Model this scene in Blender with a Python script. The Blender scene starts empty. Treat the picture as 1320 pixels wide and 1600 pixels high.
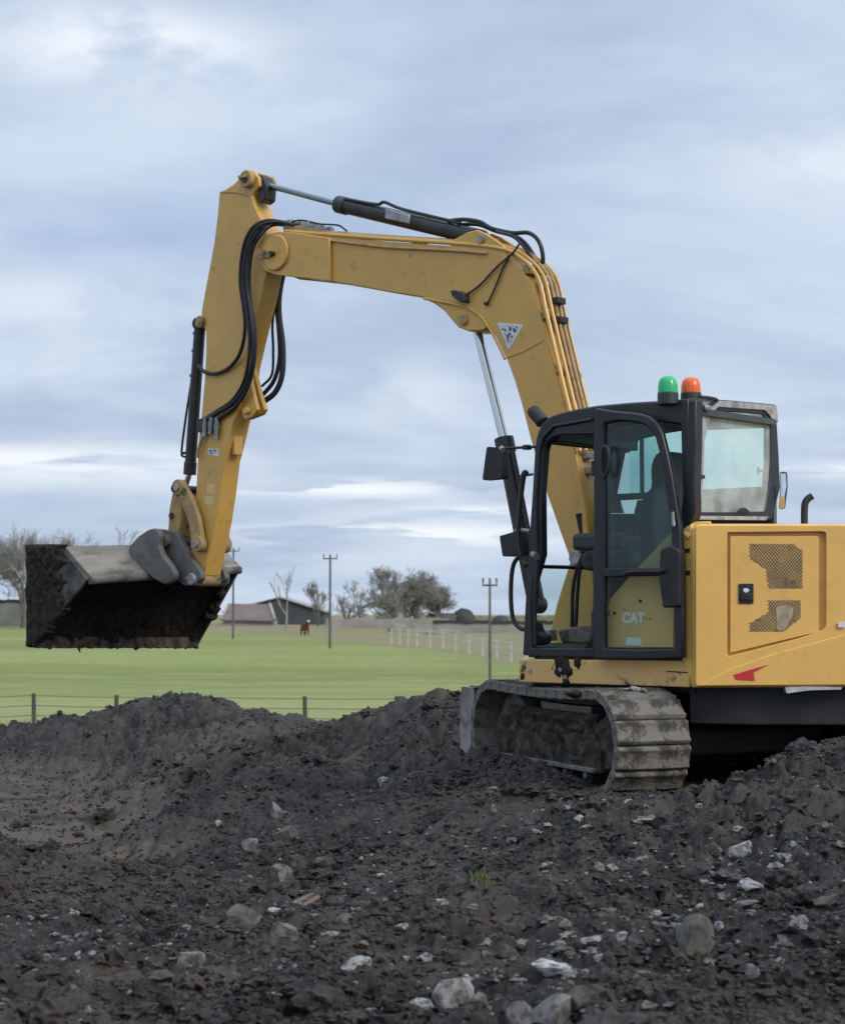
import bpy, bmesh, math, random
import numpy as np
from mathutils import Vector, Matrix

rng = random.Random(7)
nrg = np.random.default_rng(7)
scene = bpy.context.scene
COL = scene.collection

# ------------------------------------------------------------------ camera
FPX = 2860.0            # focal length in pixels of the 1320 x 1600 photograph
HC = 1.18               # eye height above the ground the machine stands on
PITCH = math.atan(150.0 / FPX)
cam_d = bpy.data.cameras.new("camera")
cam_d.sensor_fit = 'VERTICAL'
cam_d.sensor_height = 24.0
cam_d.lens = 24.0 * FPX / 1600.0
cam_d.clip_start = 0.1
cam_d.clip_end = 9000
cam_d.dof.use_dof = True
cam_d.dof.focus_distance = 12.5
cam_d.dof.aperture_fstop = 3.2
cam = bpy.data.objects.new("camera", cam_d)
cam.location = (0, 0, HC)
cam.rotation_euler = (math.pi / 2 + PITCH, 0, 0)
COL.objects.link(cam)
scene.camera = cam

# ------------------------------------------------------------------ sky and sun
SUN_EL, SUN_AZ = math.radians(34), math.radians(128)      # azimuth from +Y clockwise
world = bpy.data.worlds.new("World")
scene.world = world
world.use_nodes = True
world.cycles.sampling_method = 'MANUAL'
world.cycles.sample_map_resolution = 256
wn, wl = world.node_tree.nodes, world.node_tree.links
wn.clear()


def N(kind, **kw):
    n = wn.new(kind)
    for k, v in kw.items():
        setattr(n, k, v)
    return n


def M2(op, a, b=None, c=None, clamp=False):
    n = wn.new('ShaderNodeMath')
    n.operation = op
    n.use_clamp = clamp
    for i, v in enumerate((a, b, c)):
        if v is None:
            continue
        if isinstance(v, (int, float)):
            n.inputs[i].default_value = v
        else:
            wl.new(v, n.inputs[i])
    return n.outputs[0]


def noise_w(vec, scale, detail, rough, dist=0.0):
    n = wn.new('ShaderNodeTexNoise')
    wl.new(vec, n.inputs['Vector'])
    n.inputs['Scale'].default_value = scale
    n.inputs['Detail'].default_value = detail
    n.inputs['Roughness'].default_value = rough
    n.inputs['Distortion'].default_value = dist
    return n.outputs['Fac']


def comb(x, y, z):
    n = wn.new('ShaderNodeCombineXYZ')
    for i, v in enumerate((x, y, z)):
        if isinstance(v, (int, float)):
            n.inputs[i].default_value = v
        else:
            wl.new(v, n.inputs[i])
    return n.outputs[0]


def mixc(f, a, b):
    n = wn.new('ShaderNodeMix')
    n.data_type = 'RGBA'
    if isinstance(f, (int, float)):
        n.inputs[0].default_value = f
    else:
        wl.new(f, n.inputs[0])
    for i, v in ((6, a), (7, b)):
        if isinstance(v, tuple):
            n.inputs[i].default_value = (*v, 1)
        else:
            wl.new(v, n.inputs[i])
    return n.outputs[2]


def ramp_w(f, lo, hi):
    n = wn.new('ShaderNodeMapRange')
    n.interpolation_type = 'SMOOTHSTEP'
    wl.new(f, n.inputs[0])
    n.inputs[1].default_value = lo
    n.inputs[2].default_value = hi
    return n.outputs[0]


tc = N('ShaderNodeTexCoord')
sep = N('ShaderNodeSeparateXYZ')
wl.new(tc.outputs['Generated'], sep.inputs[0])
dx, dy, dz = sep.outputs
el = M2('MAXIMUM', dz, 0.0)
az = M2('ARCTAN2', dx, dy)
den = M2('ADD', el, 0.17)
cu = M2('DIVIDE', dx, den)
cv = M2('DIVIDE', dy, den)
plane = comb(cu, cv, 0.0)
skyt = N('ShaderNodeTexSky', sky_type='NISHITA')
skyt.sun_disc = False
skyt.sun_elevation = SUN_EL
skyt.sun_rotation = SUN_AZ
skyt.air_density = 1.2
skyt.dust_density = 1.5
blue = N('ShaderNodeVectorMath', operation='SCALE')
wl.new(skyt.outputs[0], blue.inputs[0])
blue.inputs['Scale'].default_value = 0.10
# broad layers of stratocumulus, lit unevenly
warp = noise_w(plane, 0.55, 1, 0.5)
off = comb(M2('MULTIPLY', warp, 1.6), M2('MULTIPLY', warp, 0.9), 0.0)
pw = N('ShaderNodeVectorMath', operation='ADD')
wl.new(plane, pw.inputs[0])
wl.new(off, pw.inputs[1])
stretch = N('ShaderNodeVectorMath', operation='MULTIPLY')
wl.new(pw.outputs[0], stretch.inputs[0])
stretch.inputs[1].default_value = (0.80, 1.0, 1.0)
nn = noise_w(stretch.outputs[0], 1.05, 5, 0.60)
base_f = ramp_w(nn, 0.34, 0.66)
cloud = mixc(base_f, (0.310, 0.383, 0.515), (0.478, 0.545, 0.650))


ae = comb(az, el, 0.0)


def blob(a0, e0, wa, we, tilt=0.0):
    """soft cloud bank round an azimuth and elevation (radians)"""
    v = wn.new('ShaderNodeVectorMath')
    v.operation = 'MULTIPLY_ADD'
    wl.new(ae, v.inputs[0])
    v.inputs[1].default_value = (1 / wa, 1 / we, 0)
    v.inputs[2].default_value = (-a0 / wa, -e0 / we, 0)
    d = wn.new('ShaderNodeVectorMath')
    d.operation = 'DOT_PRODUCT'
    wl.new(v.outputs[0], d.inputs[0])
    wl.new(v.outputs[0], d.inputs[1])
    return M2('POWER', 0.3679, d.outputs['Value'])


def px_ang(px, py):
    return (px - 660) / FPX, (950 - py) / FPX


streak_v = comb(M2('MULTIPLY', az, 9.0), M2('MULTIPLY', el, 75.0), 3.7)
ns = noise_w(streak_v, 1.0, 3, 0.58)
puff_v = comb(M2('MULTIPLY', az, 14.0), M2('MULTIPLY', el, 26.0), 1.3)
npf = noise_w(puff_v, 1.0, 4, 0.6)
BR = (0.69, 0.725, 0.765)
for (px, py, wx, wy, tilt, amt, nz, lo, hi) in [
        (200, 110, 210, 62, -0.10, 1.0, npf, 0.30, 0.60),      # bright gap upper left
        (60, 725, 260, 28, 0.02, 0.95, ns, 0.30, 0.52),         # long pale bank at left
        (640, 835, 240, 20, 0.02, 1.0, ns, 0.45, 0.52),         # streaks above the trees
        (560, 765, 170, 14, 0.0, 1.0, ns, 0.46, 0.52),
        (760, 800, 120, 10, 0.0, 0.9, ns, 0.40, 0.50),
        (1300, 740, 70, 10, 0.0, 0.9, ns, 0.36, 0.50),
        (1330, 290, 220, 60, 0.05, 0.55, npf, 0.36, 0.62),
        (650, 620, 90, 60, -0.5, 0.40, npf, 0.40, 0.62),
        (60, 480, 260, 60, -0.10, 0.45, npf, 0.25, 0.6)]:
    a0, e0 = px_ang(px, py)
    m = M2('MULTIPLY', blob(a0, e0, wx / FPX, wy / FPX, tilt), amt)
    m = M2('MULTIPLY', m, ramp_w(nz, lo, hi), clamp=True)
    cloud = mixc(m, cloud, BR)
for (px, py, wx, wy, tilt, amt, c) in [
        (230, 385, 420, 50, -0.10, 0.85, (0.295, 0.375, 0.54)),
        (640, 340, 520, 60, 0.05, 0.50, (0.30, 0.40, 0.545)),
        (150, 20, 260, 30, 0.0, 0.45, (0.31, 0.40, 0.53)),
        (120, 790, 400, 22, 0.0, 0.35, (0.31, 0.42, 0.56)),
        (660, 905, 900, 20, 0.0, 0.45, (0.36, 0.475, 0.62))]:
    a0, e0 = px_ang(px, py)
    m = M2('MULTIPLY', blob(a0, e0, wx / FPX, wy / FPX, tilt), amt)
    m = M2('MULTIPLY', m, ramp_w(npf, 0.2, 0.6), clamp=True)
    cloud = mixc(m, cloud, c)
# an overcast sky is about three times brighter overhead than at the horizon
gain = M2('ADD', 1.0, M2('MULTIPLY', ramp_w(el, 0.34, 0.95), 1.15))
csc = N('ShaderNodeVectorMath', operation='SCALE')
wl.new(cloud, csc.inputs[0])
wl.new(gain, csc.inputs['Scale'])
allsky = mixc(0.94, blue.outputs[0], csc.outputs[0])
bg = N('ShaderNodeBackground')
wl.new(allsky, bg.inputs['Color'])
bg.inputs['Strength'].default_value = 1.0
wo = N('ShaderNodeOutputWorld')
wl.new(bg.outputs[0], wo.inputs[0])

sun_d = bpy.data.lights.new("sun", 'SUN')
sun_d.energy = 1.4
sun_d.angle = math.radians(22)
sun_d.color = (1.0, 0.95, 0.87)
sun = bpy.data.objects.new("sun", sun_d)
to_sun = Vector((math.sin(SUN_AZ) * math.cos(SUN_EL), math.cos(SUN_AZ) * math.cos(SUN_EL), math.sin(SUN_EL)))
sun.rotation_euler = to_sun.to_track_quat('Z', 'Y').to_euler()
COL.objects.link(sun)

scene.render.engine = 'CYCLES'
scene.view_settings.view_transform = 'Standard'
scene.view_settings.look = 'None'
scene.view_settings.exposure = 0.48
scene.view_settings.gamma = 1.0
scene.view_settings.use_curve_mapping = False
scene.cycles.max_bounces = 6
scene.cycles.diffuse_bounces = 3
scene.cycles.adaptive_threshold = 0.02
scene.cycles.transparent_max_bounces = 16

# ------------------------------------------------------------------ materials
MATS = {}


def mat(name, c1, c2=None, rough=0.6, metal=0.0, scale=6.0, lo=0.35, hi=0.65, bump=0.0, bscale=60.0,
        dirt=None, dirt_amt=0.0, dscale=3.0, detail=6, spec=0.5, stretch=(1, 1, 1), dlo=0.5, dhi=0.7):
    m = bpy.data.materials.new(name)
    m.use_nodes = True
    nt = m.node_tree
    p = nt.nodes['Principled BSDF']
    p.inputs['Roughness'].default_value = rough
    p.inputs['Metallic'].default_value = metal
    p.inputs['Specular IOR Level'].default_value = spec
    t = nt.nodes.new('ShaderNodeTexCoord')
    mp = nt.nodes.new('ShaderNodeMapping')
    mp.inputs['Scale'].default_value = stretch
    nt.links.new(t.outputs['Object'], mp.inputs[0])

    def nz(s, d, r=0.6):
        n = nt.nodes.new('ShaderNodeTexNoise')
        n.inputs['Scale'].default_value = s
        n.inputs['Detail'].default_value = d
        n.inputs['Roughness'].default_value = r
        nt.links.new(mp.outputs[0], n.inputs['Vector'])
        return n.outputs['Fac']

    def rmp(f, a, b):
        n = nt.nodes.new('ShaderNodeMapRange')
        n.interpolation_type = 'SMOOTHSTEP'
        nt.links.new(f, n.inputs[0])
        n.inputs[1].default_value = a
        n.inputs[2].default_value = b
        return n.outputs[0]

    def mx(f, a, b):
        n = nt.nodes.new('ShaderNodeMix')
        n.data_type = 'RGBA'
        if isinstance(f, float):
            n.inputs[0].default_value = f
        else:
            nt.links.new(f, n.inputs[0])
        for i, v in ((6, a), (7, b)):
            if isinstance(v, tuple):
                n.inputs[i].default_value = (*v, 1)
            else:
                nt.links.new(v, n.inputs[i])
        return n.outputs[2]
    col = mx(rmp(nz(scale, detail), lo, hi), c1, c2 if c2 else c1)
    if dirt:
        f = rmp(nz(dscale, 8, 0.68), dlo, dhi)
        ml = nt.nodes.new('ShaderNodeMath')
        ml.operation = 'MULTIPLY'
        nt.links.new(f, ml.inputs[0])
        ml.inputs[1].default_value = dirt_amt
        col = mx(ml.outputs[0], col, dirt)
        rr = nt.nodes.new('ShaderNodeMapRange')
        nt.links.new(ml.outputs[0], rr.inputs[0])
        rr.inputs[3].default_value = rough
        rr.inputs[4].default_value = 0.9
        nt.links.new(rr.outputs[0], p.inputs['Roughness'])
    nt.links.new(col, p.inputs['Base Color'])
    if bump:
        b = nt.nodes.new('ShaderNodeBump')
        b.inputs['Strength'].default_value = bump
        b.inputs['Distance'].default_value = 0.02
        nt.links.new(nz(bscale, 8), b.inputs['Height'])
        nt.links.new(b.outputs[0], p.inputs['Normal'])
    MATS[name] = m
    return m


def glass(name, tint, haze, hazecol, gloss=1.0):
    m = bpy.data.materials.new(name)
    m.use_nodes = True
    nt = m.node_tree
    nt.nodes.clear()
    o = nt.nodes.new('ShaderNodeOutputMaterial')
    tr = nt.nodes.new('ShaderNodeBsdfTransparent')
    tr.inputs[0].default_value = (*tint, 1)
    df = nt.nodes.new('ShaderNodeBsdfDiffuse')
    df.inputs[0].default_value = (*hazecol, 1)
    gl = nt.nodes.new('ShaderNodeBsdfGlossy')
    gl.inputs['Roughness'].default_value = 0.04
    fr = nt.nodes.new('ShaderNodeFresnel')
    fr.inputs[0].default_value = 1.45
    t = nt.nodes.new('ShaderNodeTexCoord')
    nz = nt.nodes.new('ShaderNodeTexNoise')
    nz.inputs['Scale'].default_value = 5
    nz.inputs['Detail'].default_value = 8
    nt.links.new(t.outputs['Object'], nz.inputs['Vector'])
    mr = nt.nodes.new('ShaderNodeMapRange')
    nt.links.new(nz.outputs['Fac'], mr.inputs[0])
    mr.inputs[1].default_value = 0.35
    mr.inputs[2].default_value = 0.75
    mr.inputs[3].default_value = haze * 0.6
    mr.inputs[4].default_value = haze * 1.5
    a = nt.nodes.new('ShaderNodeMixShader')
    nt.links.new(mr.outputs[0], a.inputs[0])
    nt.links.new(tr.outputs[0], a.inputs[1])
    nt.links.new(df.outputs[0], a.inputs[2])
    b = nt.nodes.new('ShaderNodeMixShader')
    fm = nt.nodes.new('ShaderNodeMath')
    fm.operation = 'MULTIPLY'
    geo = nt.nodes.new('ShaderNodeNewGeometry')
    front = nt.nodes.new('ShaderNodeMath')
    front.operation = 'MULTIPLY_ADD'
    nt.links.new(geo.outputs['Backfacing'], front.inputs[0])
    front.inputs[1].default_value = -gloss
    front.inputs[2].default_value = gloss
    nt.links.new(fr.outputs[0], fm.inputs[0])
    nt.links.new(front.outputs[0], fm.inputs[1])
    nt.links.new(fm.outputs[0], b.inputs[0])
    nt.links.new(a.outputs[0], b.inputs[1])
    nt.links.new(gl.outputs[0], b.inputs[2])
    nt.links.new(b.outputs[0], o.inputs[0])
    MATS[name] = m
    return m


MUD = (0.045, 0.036, 0.028)
mat('yellow_paint', (0.64, 0.362, 0.08), (0.56, 0.33, 0.085), rough=0.34, scale=2.2, dirt=(0.25, 0.165, 0.075),
    dirt_amt=0.75, dscale=9.0, dlo=0.54, dhi=0.78)
mat('yellow_body', (0.78, 0.455, 0.115), (0.73, 0.425, 0.11), rough=0.38, scale=2.0, dirt=(0.36, 0.25, 0.12),
    dirt_amt=0.4, dscale=4.0, dlo=0.52, dhi=0.8)
mat('yellow_grimy', (0.78, 0.455, 0.115), (0.73, 0.425, 0.11), rough=0.42, scale=2.0, dirt=(0.20, 0.14, 0.08), dirt_amt=0.8, dscale=5.5,
    dlo=0.56, dhi=0.74)
mat('yellow_muddy', (0.68, 0.42, 0.13), (0.60, 0.38, 0.14), rough=0.5, scale=4.0, dirt=MUD, dirt_amt=0.95, dscale=6.5,
    dlo=0.60, dhi=0.68)
mat('yellow_worn', (0.46, 0.28, 0.09), (0.33, 0.22, 0.10), rough=0.6, scale=9.0, dirt=MUD, dirt_amt=0.9, dscale=7,
    dlo=0.55, dhi=0.7, bump=0.2)
mat('black_frame', (0.008, 0.0085, 0.011), (0.016, 0.016, 0.019), rough=0.38, scale=4, dirt=(0.07, 0.062, 0.055),
    dirt_amt=0.45, dscale=7, dlo=0.58, dhi=0.75)
mat('black_rubber', (0.009, 0.009, 0.011), (0.018, 0.018, 0.02), rough=0.5, scale=8)
mat('black_steel', (0.008, 0.0085, 0.011), (0.017, 0.017, 0.02), rough=0.4, scale=6, dirt=(0.07, 0.06, 0.05),
    dirt_amt=0.5, dscale=9)
mat('dark_interior', (0.05, 0.055, 0.06), (0.07, 0.075, 0.08), rough=0.7, scale=4)
mat('seat_fabric', (0.075, 0.078, 0.08), (0.10, 0.10, 0.10), rough=0.9, scale=30, bump=0.2, bscale=200)
mat('pale_frame', (0.40, 0.40, 0.39), (0.30, 0.29, 0.28), rough=0.5, scale=9, dirt=MUD, dirt_amt=0.6, dscale=8)
mat('dark_rod', (0.20, 0.22, 0.25), rough=0.3, metal=0.9)
mat('chrome', (0.62, 0.63, 0.65), rough=0.22, metal=1.0)
mat('dull_steel', (0.36, 0.36, 0.37), (0.24, 0.23, 0.22), rough=0.45, metal=0.6, scale=8)
mat('bucket_steel', (0.125, 0.118, 0.108), (0.19, 0.175, 0.155), rough=0.65, metal=0.0, scale=5, lo=0.4, hi=0.7,
    dirt=(0.06, 0.05, 0.042), dirt_amt=0.9, dscale=4.2, dlo=0.47, dhi=0.60, bump=0.25, bscale=40)
mat('bucket_ear', (0.10, 0.095, 0.088), (0.15, 0.14, 0.125), rough=0.55, metal=0.0, scale=4, dirt=(0.06, 0.052, 0.045),
    dirt_amt=0.8, dscale=6, bump=0.12, bscale=50)
mat('bucket_top', (0.265, 0.232, 0.188), (0.165, 0.145, 0.118), rough=0.7, scale=6, stretch=(1, 0.25, 1), dirt=(0.07, 0.06, 0.05),
    dirt_amt=0.8, dscale=5, dlo=0.52, dhi=0.66, bump=0.2, bscale=50)  # lighter than the shell: sky on the upper face is in the colour
mat('bucket_side', (0.075, 0.070, 0.063), (0.125, 0.115, 0.10), rough=0.7, scale=5, lo=0.4, hi=0.7, dirt=(0.035, 0.029, 0.024), dirt_amt=0.95,
    dscale=4.0, dlo=0.42, dhi=0.55, bump=0.3, bscale=40)
mat('bucket_mud_shaded', (0.017, 0.0135, 0.0115), (0.034, 0.028, 0.023), rough=0.95, scale=14, bump=0.9, bscale=45, spec=0.12)  # same mud, darkened to carry the shade of the downward mouth
mat('mud', (0.026, 0.021, 0.018), (0.050, 0.041, 0.034), rough=0.95, scale=14, bump=0.9, bscale=45, spec=0.15)
mat('track_steel', (0.15, 0.135, 0.112), (0.235, 0.213, 0.18), rough=0.75, scale=6, dirt=(0.040, 0.033, 0.027), dirt_amt=0.95,
    dscale=6, dlo=0.45, dhi=0.60, bump=0.6, bscale=35)
mat('track_mud', (0.034, 0.029, 0.024), (0.105, 0.092, 0.078), rough=0.95, scale=10, lo=0.42, hi=0.72, bump=1.0, bscale=30, spec=0.2)
mat('under_dark', (0.012, 0.012, 0.013), (0.022, 0.021, 0.02), rough=0.6, scale=5, dirt=(0.035, 0.03, 0.025), dirt_amt=0.7, dscale=4)
mat('blade_steel', (0.30, 0.29, 0.275), (0.17, 0.162, 0.15), rough=0.5, metal=0.2, scale=5, dirt=MUD, dirt_amt=0.8, dscale=6)
mat('red_paint', (0.55, 0.025, 0.03), rough=0.5)
mat('white_label', (0.72, 0.72, 0.70), (0.6, 0.6, 0.58), rough=0.6, scale=40)
mat('decal_print', (0.62, 0.63, 0.64), (0.10, 0.10, 0.11), rough=0.5, scale=34, lo=0.50, hi=0.56, detail=2)
mat('faded_print', (0.63, 0.42, 0.15), (0.68, 0.52, 0.28), rough=0.5, scale=60)
mat('black_print', (0.03, 0.03, 0.03), rough=0.6)
mat('plastic_scrap', (0.50, 0.50, 0.49), (0.36, 0.35, 0.34), rough=0.6, scale=14)
mat('perforation', (0.030, 0.024, 0.016), rough=0.9)
mat('dust_patch', (0.42, 0.34, 0.25), (0.30, 0.23, 0.16), rough=0.95, scale=20)
mat('beacon_base', (0.03, 0.035, 0.03), rough=0.5)
mat('mirror_glass', (0.75, 0.78, 0.8), rough=0.08, metal=1.0)
mat('wood_post', (0.055, 0.048, 0.04), (0.09, 0.08, 0.065), rough=0.9, scale=20)
mat('grey_post', (0.40, 0.39, 0.36), (0.52, 0.51, 0.48), rough=0.9, scale=20)
mat('pole_wood', (0.10, 0.095, 0.09), (0.13, 0.12, 0.11), rough=0.9, scale=4)
mat('wire', (0.12, 0.12, 0.115), rough=0.6)
mat('bark', (0.105, 0.098, 0.086), (0.15, 0.14, 0.12), rough=0.95, scale=2)
mat('twig', (0.25, 0.235, 0.205), (0.31, 0.29, 0.25), rough=0.95, scale=0.5)
mat('pale_bark', (0.26, 0.245, 0.225), (0.33, 0.31, 0.28), rough=0.95, scale=2)
mat('barn_dark', (0.045, 0.055, 0.055), (0.065, 0.075, 0.073), rough=0.7, scale=0.5)
mat('barn_pale', (0.35, 0.34, 0.32), (0.28, 0.27, 0.25), rough=0.8, scale=0.5)
mat('roof_red', (0.145, 0.108, 0.095), (0.18, 0.14, 0.125), rough=0.9, scale=0.6)
mat('far_wall', (0.24, 0.225, 0.20), (0.33, 0.31, 0.28), rough=0.9, scale=0.4)
mat('far_dark', (0.030, 0.032, 0.030), (0.05, 0.05, 0.046), rough=0.9, scale=0.4)
mat('cow_brown', (0.11, 0.045, 0.028), (0.14, 0.06, 0.035), rough=0.9, scale=2)
mat('dry_grass', (0.30, 0.25, 0.14), (0.20, 0.18, 0.09), rough=0.95, scale=3)
mat('weed_green', (0.10, 0.12, 0.045), (0.14, 0.14, 0.06), rough=0.95, scale=6)
STONES = {'pale': ((0.30, 0.29, 0.27), (0.42, 0.41, 0.39)), 'grey': ((0.15, 0.145, 0.135), (0.24, 0.23, 0.215)),
          'brown': ((0.085, 0.075, 0.062), (0.15, 0.135, 0.115)), 'red': ((0.26, 0.15, 0.11), (0.36, 0.26, 0.22)),
          'white': ((0.50, 0.49, 0.47), (0.60, 0.59, 0.57)), 'tan': ((0.20, 0.165, 0.125), (0.28, 0.24, 0.19))}
for k, (a, b) in STONES.items():
    mat('stone_' + k, a, b, rough=0.9, scale=18, bump=0.5, bscale=50, dirt=(0.055, 0.047, 0.040), dirt_amt=0.92, dscale=2.2,
        dlo=0.42, dhi=0.62)
glass('door_glass', (0.70, 0.83, 0.83), 0.05, (0.30, 0.36, 0.36), 0.8)
glass('clear_glass', (0.90, 0.95, 0.92), 0.015, (0.35, 0.40, 0.38), 0.5)
glass('teal_glass', (0.84, 0.965, 0.94), 0.02, (0.35, 0.44, 0.42), 0.6)
glass('rear_glass', (0.92, 0.99, 0.97), 0.24, (0.84, 0.89, 0.85), 1.0)


def lens_mat(name, c):
    m = bpy.data.materials.new(name)
    m.use_nodes = True
    p = m.node_tree.nodes['Principled BSDF']
    p.inputs['Base Color'].default_value = (*c, 1)
    p.inputs['Roughness'].default_value = 0.2
    p.inputs['Subsurface Weight'].default_value = 0.6
    p.inputs['Subsurface Radius'].default_value = (0.05, 0.05, 0.05)
    MATS[name] = m


lens_mat('green_lens', (0.03, 0.48, 0.17))
lens_mat('orange_lens', (0.85, 0.15, 0.03))


# ------------------------------------------------------------------ mesh helpers
def link(o, parent=None):
    COL.objects.link(o)
    if parent is not None:
        o.parent = parent
    return o


def tag(o, label=None, cat=None, group=None, kind=None):
    if label:
        o['label'] = label
    if cat:
        o['category'] = cat
    if group:
        o['group'] = group
    if kind:
        o['kind'] = kind
    return o


def empty(name, loc, rz=0.0):
    o = bpy.data.objects.new(name, None)
    o.empty_display_size = 0.3
    o.location = loc
    o.rotation_euler = (0, 0, rz)
    return link(o)


def mesh_obj(name, V, Fc, m, parent=None, smooth=True, angle=38, bevel=0.0, seg=2, recalc=True):
    me = bpy.data.meshes.new(name)
    me.from_pydata([tuple(v) for v in V], [], Fc)
    if recalc:
        bm = bmesh.new()
        bm.from_mesh(me)
        bmesh.ops.recalc_face_normals(bm, faces=bm.faces)
        bm.to_mesh(me)
        bm.free()
    me.materials.append(MATS[m] if isinstance(m, str) else m)
    if smooth:
        me.shade_smooth()
        me.set_sharp_from_angle(angle=math.radians(angle))
    o = bpy.data.objects.new(name, me)
    link(o, parent)
    if bevel:
        b = o.modifiers.new('bevel', 'BEVEL')
        b.width = bevel
        b.segments = seg
        b.limit_method = 'ANGLE'
        b.angle_limit = math.radians(35)
        b.harden_normals = False
    return o


class MB:
    def __init__(self):
        self.V, self.F = [], []

    def add(self, V, F):
        n = len(self.V)
        self.V += [tuple(v) for v in V]
        self.F += [tuple(i + n for i in f) for f in F]
        return self

    def loops(self, L0, L1):
        n = len(L0)
        V = list(L0) + list(L1)
        F = [tuple(range(n)), tuple(range(2 * n - 1, n - 1, -1))]
        F += [(i, i + n, (i + 1) % n + n, (i + 1) % n) for i in range(n)]
        return self.add(V, F)

    def slab(self, sz, l0, l1):
        """(s, z) outline extruded across the machine between two laterals"""
        return self.loops([(s, l0, z) for s, z in sz], [(s, l1, z) for s, z in sz])

    def slab_s(self, lz, s0, s1):
        return self.loops([(s0, l, z) for l, z in lz], [(s1, l, z) for l, z in lz])

    def slab_z(self, sl, z0, z1):
        return self.loops([(s, l, z0) for s, l in sl], [(s, l, z1) for s, l in sl])

    def ring(self, outer, inner):
        """outer/inner: pairs of 3-D loops (front, back) of equal count -> frame with a hole"""
        (oa, ob), (ia, ib) = outer, inner
        n = len(oa)
        V = list(oa) + list(ob) + list(ia) + list(ib)
        F = []
        for i in range(n):
            j = (i + 1) % n
            F += [(i, j, j + 2 * n, i + 2 * n), (i + n, i + 3 * n, j + 3 * n, j + n),
                  (i, i + n, j + n, j), (i + 2 * n, j + 2 * n, j + 3 * n, i + 3 * n)]
        return self.add(V, F)

    def box(self, c, size, rz=0.0):
        x, y, z = (v / 2 for v in size)
        R = Matrix.Rotation(rz, 3, 'Z')
        V = []
        for a in (-x, x):
            for b in (-y, y):
                for d in (-z, z):
                    V.append(tuple(Vector(c) + R @ Vector((a, b, d))))
        return self.add(V, [(0, 1, 3, 2), (4, 6, 7, 5), (0, 4, 5, 1), (2, 3, 7, 6), (0, 2, 6, 4), (1, 5, 7, 3)])

    def tube(self, path, r, n=10, caps=True):
        P = [Vector(p) for p in path]
        rs = r if isinstance(r, (list, tuple)) else [r] * len(P)
        V, F = [], []
        up = None
        for i, p in enumerate(P):
            t = (P[min(i + 1, len(P) - 1)] - P[max(i - 1, 0)]).normalized()
            if up is None:
                up = Vector((0, 0, 1)) if abs(t.z) < 0.9 else Vector((0, 1, 0))
            u = (up - t * up.dot(t)).normalized()
            up = u
            w = t.cross(u)
            for k in range(n):
                a = 2 * math.pi * k / n
                V.append(tuple(p + (u * math.cos(a) + w * math.sin(a)) * rs[i]))
        for i in range(len(P) - 1):
            for k in range(n):
                F.append((i * n + k, i * n + (k + 1) % n, (i + 1) * n + (k + 1) % n, (i + 1) * n + k))
        if caps:
            F.append(tuple(range(n)))
            F.append(tuple((len(P) - 1) * n + k for k in range(n)))
        return self.add(V, F)

    def cyl(self, p0, p1, r, n=20):
        return self.tube([p0, p1], r, n)

    def build(self, name, m, parent=None, **kw):
        return mesh_obj(name, self.V, self.F, m, parent, **kw)


def spline(pts, n=8):
    """Catmull-Rom through 3-D points"""
    P = [Vector(p) for p in pts]
    P = [P[0] * 2 - P[1]] + P + [P[-1] * 2 - P[-2]]
    out = []
    for i in range(1, len(P) - 2):
        for k in range(n):
            t = k / n
            a, b, c, d = P[i - 1], P[i], P[i + 1], P[i + 2]
            out.append(0.5 * ((2 * b) + (c - a) * t + (2 * a - 5 * b + 4 * c - d) * t * t + (3 * b - a - 3 * c + d) * t ** 3))
    out.append(P[-2])
    return out


def rounded(poly, r, n=4):
    """round the corners of a 2-D polygon; r a number or one per corner"""
    out = []
    m = len(poly)
    for i in range(m):
        p = Vector(poly[i])
        a = Vector(poly[i - 1])
        b = Vector(poly[(i + 1) % m])
        rr = r[i] if isinstance(r, (list, tuple)) else r
        q = min(rr, (a - p).length * 0.45, (b - p).length * 0.45)
        p0 = p + (a - p).normalized() * q
        p1 = p + (b - p).normalized() * q
        for k in range(n + 1):
            t = k / n
            out.append(tuple((1 - t) ** 2 * p0 + 2 * t * (1 - t) * p + t * t * p1))
    return out


# ------------------------------------------------------------------ the machine's own axes: s forward, l to its left, z up
YAW = math.radians(42)
UX, UY = 1.94, 13.1
FW = (-math.cos(YAW), math.sin(YAW))
LF = (-math.sin(YAW), -math.cos(YAW))


def ray(px, py):
    x, y = (px - 660) / FPX, (800 - py) / FPX
    c, s = math.cos(PITCH), math.sin(PITCH)
    return x, c - y * s, s + y * c


def loc(P):
    return ((P[0] - UX) * FW[0] + (P[1] - UY) * FW[1], (P[0] - UX) * LF[0] + (P[1] - UY) * LF[1], P[2])


def wor(s, l, z=0.0):
    return (UX + s * FW[0] + l * LF[0], UY + s * FW[1] + l * LF[1], z)


def pl(px, py, l):
    """point of the machine's upright plane 'lateral = l' """
    d = ray(px, py)
    t = (l + UX * LF[0] + UY * LF[1]) / (d[0] * LF[0] + d[1] * LF[1])
    return loc((t * d[0], t * d[1], HC + t * d[2]))


def ps(px, py, s):
    d = ray(px, py)
    t = (s + UX * FW[0] + UY * FW[1]) / (d[0] * FW[0] + d[1] * FW[1])
    return loc((t * d[0], t * d[1], HC + t * d[2]))


def at(px, py, dist):
    d = ray(px, py)
    t = dist / d[1]
    return Vector((t * d[0], dist, HC + t * d[2]))


def SZ(pts, l):
    return [(pl(x, y, l)[0], pl(x, y, l)[2]) for x, y in pts]


# ------------------------------------------------------------------ noise for terrain
PERM = np.random.default_rng(3).permutation(512)
GA = np.random.default_rng(4).uniform(0, 2 * np.pi, 512)


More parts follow.
